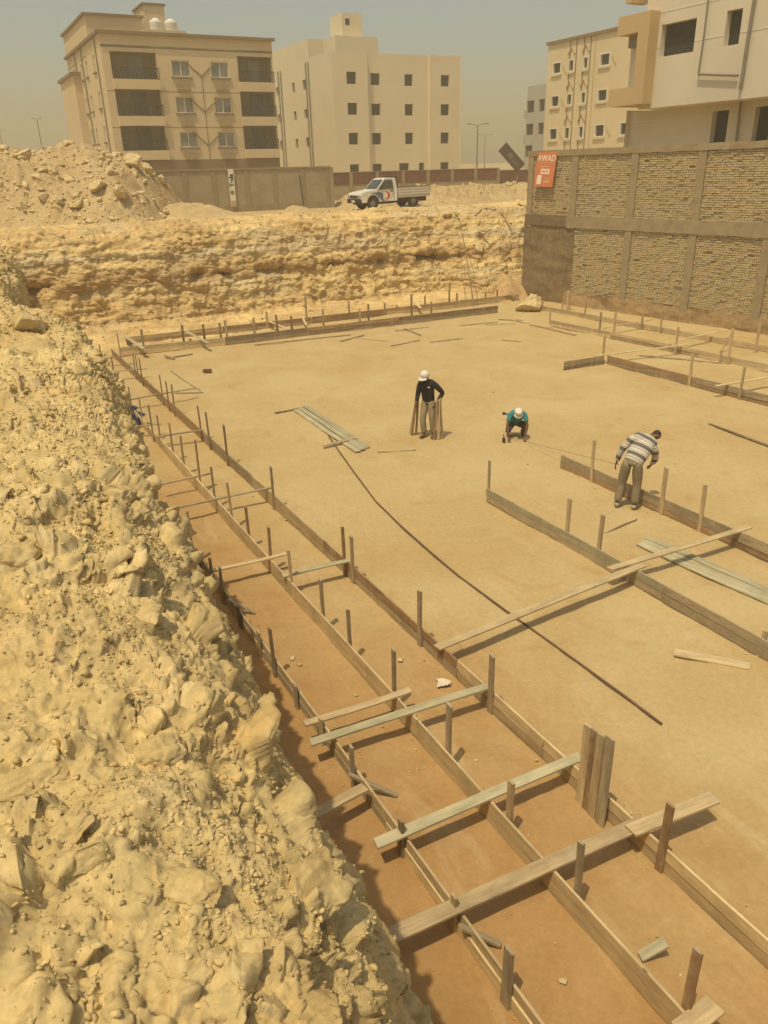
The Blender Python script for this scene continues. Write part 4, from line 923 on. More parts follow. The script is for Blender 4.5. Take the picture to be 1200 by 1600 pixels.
holed_wall('end_wall', 12, ztop, [], M['plast_w'], wb, fmat(SP(-xl, pw+12, 0), -E2), .3, zo-.2); holed_wall('end_wall', 12, zo-.2, [], M['plast_w'], wb, fmat(SP(-xl2, pw+13, 0), -E2), .3, GZ)
# tan frame: bottom band, upright, top band standing proud of the wall, with a small balcony behind
f0, f1 = -onp(951, 150, pw-.6)[0], -onp(1010, 90, pw-.6)[0]; fz0, fz1 = onp(975, 165, pw-.6)[1], onp(990, 22, pw-.6)[1]; fi = -onp(993, 90, pw-.6)[0]
slab(fi, f1, -.6, -.003, fz0, fz1, 'frame_upright', M['tan'], wb, wm); slab(f0, fi-.003, -.6, 1.6, fz0, fz0+.75, 'frame_band', M['tan'], wb, wm); slab(f0+.25, fi-.003, -.6, 1.6, fz1-.75, fz1, 'frame_band', M['tan'], wb, wm)
slab(f0+.35, xl+.02, .25, .45, fz0+.75, fz1-.75, 'balcony_screen', M['plast_w'], wb, wm); slab(f0+.5, fi-.01, -.1, .2, fz1-1.25, fz1-.752, 'shutter', M['pipe'], wb, wm)
slab(f0+.5, f0+.9, -.5, .5, fz1+.5, ztop, 'corner_band', M['tan'], wb, wm)
for z in (onp(1100, 62, pw)[1], onp(1100, 5, pw)[1]):
    ed = [f1+.02] + [e for h in uh if h[2]-.1 < z < h[3]+.1 for e in (h[0]-.01, h[1]+.01)] + [-14]
    for i in range(0, len(ed), 2): slab(ed[i], ed[i+1], -.012, -.002, z, z+.04, 'groove_line', M['white'], wb, wm)
slab(xl2, lh[0][0]-.01, -.012, -.002, onp(1060, 186, pw+1.3)[1], onp(1060, 186, pw+1.3)[1]+.05, 'groove_line', M['white'], wb, lm)
def pipe_px(pl, pts, r): MB().tube([(-onp(u, v, pl)[0], -.12, onp(u, v, pl)[1]) for u, v in pts], r, 8).build('drain_pipe', M['pipe'], wb, fmat(SP(0, pl, 0), -E1))
pipe_px(pw, [(1187, -30), (1181, 5), (1172, 60), (1162, 126), (1159, 140)], .07); pipe_px(pw, [(1112, -20), (1103, 55), (1094, 116)], .035); pipe_px(pw, [(1094, 116), (1125, 117), (1156, 118)], .05); pipe_px(pw+1.3, [(1161, 150), (1157, 190), (1152, 230)], .05)

# ---- street lamps
def lamp(u, vb, vt, y, arms, lab):
    b = aty(u, vb, y); h = aty(u, vt, y)[2]; base_ = Vector((b[0], b[1], GZ)); t = thing('street_lamp', base_, lab, 'street lamp'); H_ = h-GZ
    T = Matrix.Translation(base_); MB().tube([(0, 0, 0), (0, 0, H_*.6), (0, 0, H_)], [.11, .085, .06], 8).build('pole', M['pipe'], t, T)
    for sx in arms:
        MB().tube([(0, 0, H_-.05), (sx*.5, 0, H_+.12), (sx*.9, 0, H_+.16)], .04, 6).build('arm', M['pipe'], t, T)
        MB().box(min(sx*.8, sx*1.3), max(sx*.8, sx*1.3), -.12, .12, H_+.12, H_+.22).build('lamp_head', M['pipe'], t, T)
lamp(745, 260, 196, 105, (-1, 1), 'double-armed street lamp right of the cream block'); lamp(757, 258, 212, 150, (-1, 1), 'fainter, more distant double-armed street lamp')
lamp(64, 222, 187, 118, (-.5, .5), 'street lamp above the spoil heap'); lamp(3, 225, 205, 150, (-.5, .5), 'farthest street lamp at the left edge above the spoil heap')

# ================================================================== rocks and rubble
def rock_mesh(name, seed, sx, sy, sz, sub=5, cuts=7, mat=None):
    """an angular lump: a ball cut by random planes, then roughened"""
    bm = bmesh.new(); bmesh.ops.create_icosphere(bm, subdivisions=sub, radius=1.0); bm.verts.ensure_lookup_table()
    P = np.array([v.co for v in bm.verts]); rg = np.random.default_rng(seed)
    for _ in range(cuts*2):
        n = rg.normal(size=3); n /= np.linalg.norm(n); d = rg.uniform(.35, .75) if sub > 2 else rg.uniform(.25, .6); k = P @ n; over = np.maximum(0, k-d); P = P - over[:, None]*n*.97
    if sub > 2:
        fc, _i = facets(P+seed*3.7, 2.2); fc2, _i = facets(P+seed*1.7, 5.5); U_ = P/np.maximum(np.linalg.norm(P, axis=1), .1)[:, None]
        P = P + U_*(.14*fc + .05*fc2 + .05*fbm(P*5+seed, 4))[:, None]
    P *= (sx, sy, sz)
    for v, p in zip(bm.verts, P): v.co = p
    me = bpy.data.meshes.new(name); bm.to_mesh(me); bm.free(); me.materials.append(mat or M['rock'])
    me.polygons.foreach_set('use_smooth', [sub > 2]*len(me.polygons)); return me
def boulder(loc, r, seed, label, rot=0, name='boulder', sink=.3, group=None):
    o = bpy.data.objects.new(name, rock_mesh(name, seed, r[0], r[1], r[2])); COL.objects.link(o)
    o.location = (loc[0], loc[1], loc[2] + r[2]*(.45-sink*1.2)); o.rotation_euler = (random.uniform(-.15, .15), random.uniform(-.15, .15), rot); tag(o, label, 'rock', group); return o
boulder(onz(827, 486), (.70, .58, .72), 11, 'pale angular boulder on the sand at the corner of the brick wall', .4, sink=0)
for (u, v), r, sd_, rt, lab in [((470,1400), (.20,.17,.11), 21, .5, 'large pale lump overhanging the bank near the bottom of the picture'), ((62,1215), (.15,.07,.06), 22, .9, 'long slab of rock at the left edge halfway down the bank'),
        ((140,1335), (.10,.075,.06), 23, .2, 'flat-bottomed pale stone below the long slab'), ((95,1300), (.06,.12,.06), 24, -.5, 'tall upright lump beside the flat-bottomed stone'),
        ((255,1165), (.11,.08,.07), 25, .8, 'cracked lump in the middle of the bank'), ((185,770), (.20,.15,.11), 26, .4, 'rounded rock on the bank beside the top of the strip'),
        ((215,795), (.17,.12,.08), 27, -.2, 'flat rock at the brink of the bank, lower of two'), ((40,720), (.22,.16,.13), 28, .2, 'big block by the left edge, upper bank'),
        ((15,870), (.18,.14,.13), 29, .9, 'rounded boulder at the left edge of the bank'), ((60,545), (.38,.3,.24), 30, .1, 'big pale block near the far crest of the bank'),
        ((35,505), (.36,.3,.28), 31, .6, 'blocky rock on the far crest of the bank at the left edge'), ((225,960), (.13,.11,.09), 32, .3, 'brown clod casting a shadow on the bank above the cut face'),
        ((45,1580), (.035,.03,.025), 33, .3, 'small pale stone at the bottom left corner'), ((300,1395), (.10,.07,.06), 34, -.4, 'ledge-like lump left of the large overhanging one')]:
    h, n_ = on_bank(u, v)
    if h is not None: boulder(h, r, sd_, lab, rt, sink=.55).data.materials[0] = M['bank']
for (u, v), r, sd_, lab in [((40,247), (.62,.5,.42), 41, 'boulder high on the spoil heap at left'), ((175,270), (.8,.55,.45), 42, 'large boulder on the right slope of the spoil heap'), ((205,258), (.65,.55,.5), 43, 'boulder near the right crest of the spoil heap'),
        ((228,265), (.5,.4,.4), 44, 'boulder at the right shoulder of the spoil heap'), ((150,295), (.7,.5,.36), 45, 'boulder low on the spoil heap'), ((190,303), (.9,.5,.36), 46, 'flat boulder at the foot of the spoil heap'),
        ((120,322), (.6,.45,.36), 47, 'boulder at the foot of the heap, left of the flat one'), ((88,318), (.5,.42,.4), 48, 'boulder at the foot of the heap, leftmost of the row'), ((250,285), (.6,.5,.45), 49, 'boulder at the right end of the spoil heap by the wall')]:
    h, n_ = on_bank(u, v, SPOIL)
    if h is not None: boulder(h, r, sd_, lab, random.random()*3, sink=.2)
for (u, v), r, sd_, lab in [((295,320), (.55,.4,.3), 51, 'pale rock on the sand fan left of the banner'), ((600,331), (.28,.22,.16), 52, 'small rock lying in front of the pickup'), ((665,284), (.55,.4,.26), 53, 'pale rock on top of the mound behind the pickup'), ((700,337), (.5,.35,.25), 54, 'pale slab at the top edge of the back cliff'), ((750,388), (.35,.3,.3), 55, 'rock stuck in the slumped corner of the cliff')]:
    best = None
    for tr in (CLIFF, MOUND, SPOIL):
        h, n_ = on_bank(u, v, tr)
        if h is not None and (best is None or h.y < best.y): best = h
    if best is None: best = Vector(onz(u, v, 4.1))
    boulder(best, r, sd_, lab, random.random()*3, sink=.2)

def rubble(name, pts, sizes, mat, label, cat, seed=1, nproto=7):
    """loose small stones nobody could count: one joined mesh"""
    rg = np.random.default_rng(seed); protos = []
    for k in range(nproto):
        me = rock_mesh('tmp', seed*31+k, 1, rg.uniform(.6, .95), rg.uniform(.4, .75), sub=1 if len(pts) > 9000 else 2, cuts=6)
        P = np.array([v.co[:] for v in me.vertices]); F = np.array([p.vertices[:] for p in me.polygons]); protos.append((P, F)); bpy.data.meshes.remove(me)
    V = []; Fs = []; off = 0; pts = np.array(pts); sizes = np.array(sizes); pick = rg.integers(nproto, size=len(pts))
    for k in range(nproto):
        P, F = protos[k]; sel = np.where(pick == k)[0]; m_ = len(sel); a = rg.uniform(0, 6.28, m_); b = rg.uniform(-.6, .6, m_); c, s = np.cos(a), np.sin(a); cb_, sb_ = np.cos(b), np.sin(b); o_, z_ = np.ones(m_), np.zeros(m_)
        Rz = np.stack([np.stack([c, -s, z_], -1), np.stack([s, c, z_], -1), np.stack([z_, z_, o_], -1)], 1); Rx = np.stack([np.stack([o_, z_, z_], -1), np.stack([z_, cb_, -sb_], -1), np.stack([z_, sb_, cb_], -1)], 1)
        W_ = np.einsum('nij,vj->nvi', Rz @ Rx, P)*sizes[sel][:, None, None] + pts[sel][:, None, :]; W_[..., 2] += .05*sizes[sel][:, None]
        V.append(W_.reshape(-1, 3)); Fs.append((F[None] + off + (np.arange(m_)*len(P))[:, None, None]).reshape(-1, 3)); off += m_*len(P)
    V = np.concatenate(V); Fs = np.concatenate(Fs); me = bpy.data.meshes.new(name)
    me.vertices.add(len(V)); me.vertices.foreach_set('co', V.reshape(-1).astype(np.float32)); me.loops.add(Fs.size); me.loops.foreach_set('vertex_index', Fs.reshape(-1).astype(np.int32))
    me.polygons.add(len(Fs)); me.polygons.foreach_set('loop_start', np.arange(0, Fs.size, 3, dtype=np.int32)); me.update(calc_edges=True); me.materials.append(mat)
    o = bpy.data.objects.new(name, me); COL.objects.link(o); o['kind'] = 'stuff'; o['label'] = label; o['category'] = cat; return o
# on the near bank: patchy, sizes from pebbles to fists
nS, nT = Xb.shape[:2]
rw_ = RNG.integers(45, nS-2, 200000); ct_ = RNG.integers(30, nT-70, 200000); cand = Xb[rw_, ct_]
dens = fbm(cand*.9+40, 3); sdist = s_rows[rw_]
keep = (RNG.random(200000) < np.clip(.25+.6*dens, .04, .8)); cand = cand[keep]; sdist = sdist[keep]
sz = np.exp(RNG.normal(-4.75, .62, len(cand)))*np.clip(.55+sdist*.13, .5, 3.0)
sz = np.minimum(sz, .012+.011*np.maximum(sdist, .5)); cand = cand[:52000]; sz = sz[:52000]; rubble('bank_rubble', cand, sz, M['clods'], 'loose stones and clods scattered over the near bank', 'rubble', 3)
def scatter_tree(tree, x0, x1, y0, y1, n, zmin):
    out = []
    for _ in range(n):
        x, y = random.uniform(x0, x1), random.uniform(y0, y1); h = tree.ray_cast(Vector((x, y, 30)), Vector((0, 0, -1)))
        if h[0] is not None and h[0].z > zmin: out.append(tuple(h[0]))
    return out
sp_ = scatter_tree(SPOIL, -27, -10.5, 37.5, 46.5, 4300, 4.15); rubble('heap_rubble', sp_, [min(.45, math.exp(random.gauss(-2.7, .75))) for _ in sp_], M['rock'], 'broken rock covering the spoil heap', 'rubble', 5)
mp_ = scatter_tree(MOUND, -4, 14, 46, 56, 900, 4.1); rubble('mound_rubble', mp_, [min(.3, math.exp(random.gauss(-2.9, .6))) for _ in mp_], M['rock'], 'stones on the sand mound and round the pickup', 'rubble', 6)
cp_ = []
for _ in range(2600):
    h = CLIFF.ray_cast(Vector(SP(random.uniform(31.4, 39), random.uniform(0, 27), 12)), Vector((0, 0, -1)))
    if h[0] is not None: cp_.append(tuple(h[0]))
rubble('cliff_rubble', cp_, [min(.26, math.exp(random.gauss(-3.0, .6))) for _ in cp_], M['rock'], 'stones along the edge and the foot of the back cliff', 'rubble', 7)
fp = [SP(random.uniform(2, 30), random.choice([random.uniform(1.8, 5.5), random.gauss(random.choice([2.6, 3.6, 4.75, 8.5, 10.95]), .16), random.uniform(2.0, 22)]), 0) for _ in range(2400)]
rubble('floor_pebbles', fp, [min(.05, math.exp(random.gauss(-4.6, .55))) for _ in fp], M['rock'], 'small pebbles and crumbs lying on the pit floor', 'pebbles', 8)
for (u, v), r, lab in [((626,1033), .055, 'pale stone in the strip, beside the right formwork line'), ((879,1535), .05, 'pale stone on the soil at the bottom'), ((652,1203), .035, 'small pale stone in the strip below the grey-green board'), ((458,1030), .05, 'small stone by the nearest line, upper of two'), ((468,1040), .05, 'small stone by the nearest line, lower of two'), ((838,1188), .03, 'small pale stone beside the right formwork line')]:
    o = bpy.data.objects.new('stone', rock_mesh('stone', int(u), r, r*.8, r*.65, 3)); COL.objects.link(o); q = onz(u, v); o.location = (q[0], q[1], r*.3); tag(o, lab, 'stone')
M['paper'] = simple('paper', (.66, .60, .47), (.58, .52, .4), 12, .8, .4, 25)
q = onz(694, 1070); pg2 = np.zeros((9, 7, 3))
for i in range(9):
    for j in range(7): pg2[i, j] = (q[0]+(i-4)*.022+random.uniform(-.01, .01), q[1]+(j-3)*.026*(1-.05*i)+random.uniform(-.012, .012), .02+random.random()*.04)
o = grid_obj('crumpled_paper', pg2, M['paper'], kind=None, smooth_=False); tag(o, 'crumpled white paper lying in the strip', 'paper')
o = MB().box(-.14, .14, -.07, .07, 0, .09).build('brick_block', M['redbrick'], None, Matrix.Translation(Vector(onz(324, 581)))); tag(o, 'small dark block alone on the far left sand', 'block')

# ---- dry stems and roots
M['dry'] = simple('dry_stem', (.30, .20, .10), (.2, .13, .07), 12, .9, .2, 30); M['leaf'] = simple('green_leaf', (.16, .22, .05), (.1, .15, .035), 8, .7, .1, 20)
def cl(u, v, d=.12):
    h, n_ = on_bank(u, v, CLIFF); return (h + (Vector(CAMP)-h).normalized()*d) if h is not None else Vector(onz(u, v, 1.5))
dt = thing('dry_plant', cl(738, 470, .25), 'tall thin dry stem with a green tip in front of the back cliff', 'plant')
foot = cl(740, 478, .3); foot.z = 0; stem = [foot] + [foot.lerp(cl(717, 338, .3), t_) + Vector((0, 0, .25*math.sin(t_*3.1))) for t_ in (.3, .6, .85, 1.0)]
MB().tube(stem, [.03, .026, .022, .016, .008], 5).build('stem', M['dry'], dt, Matrix.Identity(4))
for sx in (.1, -.12):
    MB().tube([foot+Vector((sx*2, .1, 0)), foot.lerp(stem[-1], .35)+Vector((sx*3, 0, 0)), foot.lerp(stem[-1], .6)+Vector((sx*1.2, 0, 0))], .012, 4).build('stem', M['dry'], dt, Matrix.Identity(4))
tipv = stem[-1]
for k in range(7):
    a = tipv + Vector((random.uniform(-.08, .08), random.uniform(-.08, .08), -.1*k)); b = a + Vector((random.uniform(-.25, .25), random.uniform(-.2, .1), random.uniform(.05, .3))); sde = Vector((.04, 0, .02))
    mesh_obj('leaf', [a, (a+b)/2+sde, b, (a+b)/2-sde], [(0, 1, 2, 3)], M['leaf'], dt, Matrix.Identity(4))
def root(pts, r, lab, nm_='dry_branch'):
    P = [cl(u, v, .10) for u, v in pts]; o = MB().tube(P, r, 5).build(nm_, M['dry']); tag(o, lab, 'branch')
root([(742,337), (752,328), (760,325), (775,329), (787,338), (794,350), (798,358)], .028, 'arched dry root on the slumped corner of the cliff')
root([(747,363), (767,360)], .022, 'short level dry twig under the arched root'); root([(748,363), (757,373), (768,385)], .026, 'slanting dry twig under the arched root')
# dry reeds on the mound
rd = MB()
for _ in range(1500):
    x, y = random.uniform(2.0, 12.5), random.uniform(49, 54.5); h = MOUND.ray_cast(Vector((x, y, 20)), Vector((0, 0, -1)))
    if h[0] is None or h[0].z < 4.2 or perlin(np.array([[x*.8, y*.8, 0]]))[0] < -.05: continue
    a = h[0]; b = a + Vector((random.uniform(-.18, .18), random.uniform(-.12, .12), random.uniform(.12, .42))); s_w = .012
    rd.add([a-Vector((s_w, 0, 0)), a+Vector((s_w, 0, 0)), b], [(0, 1, 2)])
M['reed'] = simple('dry_grass', (.46, .34, .15), (.36, .25, .10), 4, .9, 0)
o = rd.build('dry_grass', M['reed'], kind='stuff'); o['label'] = 'thin dry grass on the sand mound'; o['category'] = 'grass'

# ================================================================== signs
def text_mesh(txt, size, mat, parent, m4, name='lettering', bold=.0):
    cu = bpy.data.curves.new('t', 'FONT'); cu.body = txt; cu.size = size; cu.align_x = 'CENTER'; cu.align_y = 'CENTER'; cu.extrude = .004; cu.offset = bold
    ob = bpy.data.objects.new('t', cu); COL.objects.link(ob); dg = bpy.context.evaluated_depsgraph_get(); me = bpy.data.meshes.new_from_object(ob.evaluated_get(dg)); bpy.data.objects.remove(ob)
    me.materials.clear(); me.materials.append(mat); o = bpy.data.objects.new(name, me); COL.objects.link(o); put(o, parent, m4); return o
M['orange'] = simple('orange_print', (.60, .20, .085), (.54, .175, .075), 3, .55, .03, 20); M['offwhite'] = simple('off_white', (.78, .70, .55), (.7, .62, .48), 4, .7, .03, 20); M['brownsign'] = simple('brown_sign', (.13, .09, .07), (.09, .065, .05), 3, .6, .05, 20); M['brown2'] = simple('brown_print', (.22, .17, .14), (.18, .14, .11), 3, .6, 0)
a0, z0 = onwall(833, 292, .25); a1, z1 = onwall(866, 237, .25); sw_, shh = a1-a0-.02, z1-z0
sgM = Matrix((WD, E3, WN)).transposed().to_4x4(); sgM.translation = Vector(WA + WD*((a0+a1)/2) + WN*.14 + E3*((z0+z1)/2)); sgM = sgM @ Matrix.Rotation(rad(-7), 4, 'X') @ Matrix.Rotation(rad(-1.5), 4, 'Z')
sg_ = thing('advertising_sign', sgM.translation, 'orange advertising sign fixed to the left end of the brick wall', 'sign')
MB().box(-sw_/2, sw_/2, -shh/2, shh/2, -.03, 0).build('board', M['orange'], sg_, sgM)
def sgp(dx, dy): return sgM @ Matrix.Translation((dx*sw_, dy*shh, .004))
text_mesh('AWAD', sw_*.30, M['offwhite'], sg_, sgp(0, .32), bold=.004)
def bars(spec, mat, nm_='print_line'):
    for x0, x1, y0, y1 in spec: MB().box(x0*sw_, x1*sw_, y0*shh, y1*shh, .002, .006).build(nm_, mat, sg_, sgM)
bars([(-.22, .24, -.13, .02)], M['offwhite'], 'white_label'); bars([(-.36, -.13, -.43, -.16)], M['offwhite'], 'white_label')
for k in range(7): MB().box((-.17+.055*k)*sw_, (-.17+.055*k+.035)*sw_, (-.075-.02*(k % 2))*shh, (-.035+.015*(k % 3))*shh, .007, .010).build('lettering', M['orange'], sg_, sgM)
for k in range(8): MB().box((-.2+.052*k)*sw_, (-.2+.052*k+.034)*sw_, (.075+.006*(k % 2))*shh, (.10-.008*(k % 3))*shh, .002, .006).build('lettering', M['offwhite'], sg_, sgM)
for k in range(11): MB().box((-.36+.066*k)*sw_, (-.36+.066*k+.04)*sw_, (.195+.005*(k % 2))*shh, (.225-.006*(k % 3))*shh, .002, .006).build('lettering', M['tan'], sg_, sgM)
bars([(.02, .36, -.30, -.285), (.02, .36, -.26, -.245)], M['tan']); bars([(.0, .3, -.36, -.335)], M['offwhite'])
# tilted brown sign on a post
c = aty(799.5, 246, 56); bm_ = Matrix((RT, E3, -np.cross(RT, E3)*-1)).transposed().to_4x4(); bm_ = Matrix.Translation(Vector(c)) @ Matrix.Rotation(0, 4, 'Z') @ Matrix(((1, 0, 0, 0), (0, 0, -1, 0), (0, 1, 0, 0), (0, 0, 0, 1))) @ Matrix.Rotation(rad(-46), 4, 'Z')
bs = thing('tilted_sign', (c[0], c[1]+.2, GZ), 'brown sign board leaning at an angle against the sky behind the wall', 'sign'); MB().box(-.92, .92, -.36, .36, -.05, 0).build('board', M['brownsign'], bs, bm_)
for x0, x1, y0, y1 in [(-.30, .05, -.12, .16), (.15, .75, -.02, .03), (.15, .7, -.12, -.07), (.2, .6, .1, .14)]: MB().box(x0, x1, y0, y1, .001, .008).build('print_patch', M['brown2'], bs, bm_)
MB().tube([(c[0]+.45, c[1]+.12, GZ), (c[0]+.45, c[1]+.12, c[2]-.3)], .05, 6).build('post', M['pipe'], bs, Matrix.Identity(4))
# banner on the plaster wall
pbn, zb0 = ons(366.5, 323, sL-.2); zb1 = ons(366, 264, sL-.2)[1]; zb0 = max(zb0, GZ+.35); hh = zb1-zb0; bnM = fmat(SP(sL-.1, pbn, (zb0+zb1)/2), E2) @ Matrix.Rotation(rad(90), 4, 'X') @ Matrix.Rotation(rad(90), 4, 'Z')   # local x now up the banner
bn = thing('wall_banner', bnM.translation, 'narrow white upright banner with dark letters on the plastered wall', 'sign'); MB().box(-hh/2, hh/2, -.17, .17, -.03, 0).build('board', M['offwhite'], bn, bnM)
text_mesh('Teda', .34, M['rail'], bn, bnM @ Matrix.Translation((hh*.20, 0, .004)), bold=.012)
M['olive'] = simple('olive_print', (.22, .22, .10), (.17, .17, .08), 3, .7, 0); MB().tube([(-hh*.12, .02, .0), (-hh*.12, .02, .006)], .12, 14).build('emblem', M['olive'], bn, bnM); MB().box(-hh*.49, -hh*.34, -.15, .15, .001, .007).build('emblem', M['tan'], bn, bnM)

# ================================================================== pickup truck
M['carwhite'] = simple('car_white', (.72, .70, .64), (.62, .58, .50), 2.2, .35, .02, 30, spec=.5); M['tyre'] = simple('tyre', (.04, .037, .033), (.06, .052, .042), 6, .9, .2, 30); M['rim'] = simple('rim', (.28, .26, .23), (.2, .18, .155), 5, .5, .05, 20)
M['carglass'] = glass('car_glass', (.045, .05, .045), .08); M['under'] = simple('underbody', (.05, .045, .038), (.035, .03, .026), 5, .9, .1, 20); M['lens'] = simple('lamp_lens', (.45, .43, .38), (.35, .33, .29), 6, .2, 0); M['redp'] = simple('red_print', (.55, .06, .05), (.48, .05, .045), 3, .5, 0); M['bluep'] = simple('blue_print', (.10, .17, .30), (.08, .14, .26), 3, .5, 0); M['bed'] = simple('bed_paint', (.56, .51, .42), (.46, .41, .33), 2.5, .6, .05, 20)
tg = aty(608, 328, 48.8); tz0 = 4.02
TM = Matrix((-E2, -E1, E3)).transposed().to_4x4(); TM.translation = Vector((tg[0], tg[1], tz0)) ; TM = TM @ Matrix.Rotation(rad(1), 4, 'Y') @ Matrix.Translation((2.15, -.2, 0))     # local x forward (front bumper at 0, rear at -4.6), y to the truck's left
tk = thing('pickup_truck', TM.translation, 'white pickup truck with a red crescent on its door, parked above the back cliff', 'truck')
def hw(z): return .80 if z < 1.02 else .80 - (z-1.02)/.62*.15
prof = [(-.06,.40), (-.02,.62), (-.03,.80), (-.10,.92), (-.45,.985), (-1.08,1.05), (-1.62,1.58), (-1.76,1.64), (-2.26,1.64), (-2.36,1.57), (-2.38,1.0), (-2.38,.42), (-1.26,.42)]
prof += [(-.82+.40*math.cos(a), .38+.40*math.sin(a)) for a in [math.pi-.0+math.pi*-k/8 for k in range(8, -1, -1)][::-1]][0:0]
arch = [(-.82-.40*math.cos(math.pi*k/8), .40+.40*math.sin(math.pi*k/8)) for k in range(9)]     # from the rear of the arch forward
prof += arch
n = len(prof); v = [(x, hw(z), z) for x, z in prof] + [(x, -hw(z), z) for x, z in prof]; f = [tuple(range(n)), tuple(range(2*n-1, n-1, -1))] + [(i, (i+1) % n, n+(i+1) % n, n+i) for i in range(n)]
mesh_obj('body', v, f, M['carwhite'], tk, TM)
def quad(pts, mat, name, parent=tk): return mesh_obj(name, pts, [tuple(range(len(pts)))], mat, parent, TM)
def wq(x, z, off): return (x, (hw(z)+off), z)
for sg2, nme in ((1, 'door_window'), (-1, 'door_window')):
    quad([(x, sg2*(hw(z)+.006), z) for x, z in [(-1.20,1.07), (-1.64,1.52), (-2.12,1.53), (-2.16,1.07)]], M['carglass'], nme)
    fr_ = MB()
    for (xa, za), (xb_, zb_) in [((-1.14,1.045), (-1.66,1.56)), ((-1.66,1.56), (-2.16,1.57)), ((-2.16,1.57), (-2.20,.45)), ((-1.14,1.045), (-1.16,.45))]: fr_.tube([(xa, sg2*(hw(za)+.004), za), (xb_, sg2*(hw(zb_)+.004), zb_)], .012, 4)
    dr = fr_.build('door', M['under'], tk, TM); MB().box(-2.10, -1.95, min(sg2*.805, sg2*.83), max(sg2*.805, sg2*.83), .93, .965).build('handle', M['under'], dr, TM)
    disc = [(-1.72+.27*math.cos(t_), sg2*.806, .74+.27*math.sin(t_)) for t_ in np.linspace(0, 6.283, 24, endpoint=False)]; quad(disc, M['offwhite'], 'emblem_disc')
    cr = [(-1.70+.21*math.cos(t_), sg2*.812, .74+.21*math.sin(t_)) for t_ in np.linspace(.9, 5.38, 18)] + [(-1.615+.165*math.cos(t_), sg2*.812, .74+.165*math.sin(t_)) for t_ in np.linspace(5.0, 1.28, 16)]
    quad(cr, M['redp'], 'red_crescent')
    quad([(x, sg2*.808, z) for x, z in [(-.55,.90), (-1.2,.93), (-1.46,.84), (-1.42,.55), (-1.60,.44), (-1.38,.46), (-1.22,.66), (-.95,.84)]], M['bluep'], 'blue_stripe')
    m_ = MB().box(-1.33, -1.25, min(sg2*.82, sg2*1.0), max(sg2*.82, sg2*1.0), 1.06, 1.20).build('mirror', M['under'], tk, TM)
    MB().box(-.02+.0, .02, min(sg2*.48, sg2*.76), max(sg2*.48, sg2*.76), .66, .82).build('headlight', M['lens'], tk, TM)
    for xw in (-.82, -3.50):
        y_ = sg2*.66; wt = MB(); N_ = 20; pr = [(.17, -.09), (.30, -.10), (.345, -.07), (.35, 0), (.345, .07), (.30, .10), (.17, .09)]
        for r_, yy in pr:
            for j in range(N_): wt.v.append((xw+r_*math.cos(6.2832*j/N_), y_+yy, .35+r_*math.sin(6.2832*j/N_)))
        for i in range(len(pr)-1):
            for j in range(N_): wt.f.append((i*N_+j, i*N_+(j+1) % N_, (i+1)*N_+(j+1) % N_, (i+1)*N_+j))
        wl = wt.build('wheel', M['tyre'], tk, TM, True); rm = MB().tube([(xw, y_-.06, .35), (xw, y_+.06*1, .35)], .18, 16).tube([(xw, y_, .35), (xw, y_+sg2*.085, .35)], .06, 10).build('rim', M['rim'], wl, TM)
quad([(-1.10, .70, 1.065), (-1.10, -.70, 1.065), (-1.60, -.60, 1.555), (-1.60, .60, 1.555)][::-1], M['carglass'], 'windshield').location.z += .012
quad([(-2.385, .60, 1.10), (-2.385, -.60, 1.10), (-2.37, -.56, 1.50), (-2.37, .56, 1.50)], M['carglass'], 'rear_window')
MB().box(-.05, .015, -.47, .47, .66, .80).build('grille', M['under'], tk, TM); MB().box(-.10, .07, -.80, .80, .38, .60).build('bumper', M['under'], tk, TM); MB().box(.072, .08, -.20, .20, .43, .54).build('number_plate', M['offwhite'], tk, TM)
MB().box(-4.5, -2.3, -.52, .52, .30, .68).box(-2.3, -.2, -.52, .52, .28, .55).build('chassis_dark_fill', M['under'], tk, TM)  # chassis made bulky and dark to fill in the darkness between the wheels
bed = MB().box(-4.60, -2.45, -.80, .80, .70, .76); bed.build('bed_floor', M['bed'], tk, TM)
for sg2 in (1, -1):
    sd2 = MB(); y0, y1 = (.76, .80) if sg2 > 0 else (-.80, -.76)
    sd2.box(-4.60, -2.45, y0, y1, .56, 1.10); side = sd2.build('bed_side', M['bed'], tk, TM)
    for z in (.72, .86, 1.0): MB().box(-4.58, -2.47, *( (y1, y1+.025) if sg2 > 0 else (y0-.025, y0)), z, z+.06).build('rib', M['carwhite'], side, TM)
    MB().box(-4.62, -2.43, *( (y0-.01, y1+.03) if sg2 > 0 else (y0-.03, y1+.01)), 1.10, 1.15).build('rail', M['pipe'], side, TM)
MB().box(-2.50, -2.45, -.76, .76, .76, 1.12).build('bed_front', M['bed'], tk, TM); MB().box(-4.62, -4.58, -.80, .80, .60, 1.12).build('tailgate', M['bed'], tk, TM)
for y in (-.72, .72): MB().tube([(-2.44, y, 1.1), (-2.44, y, 1.68)], .03, 6).build('roll_bar', M['under'], tk, TM)
MB().tube([(-2.44, -.72, 1.68), (-2.44, .72, 1.68)], .03, 6).build('roll_bar', M['under'], tk, TM)

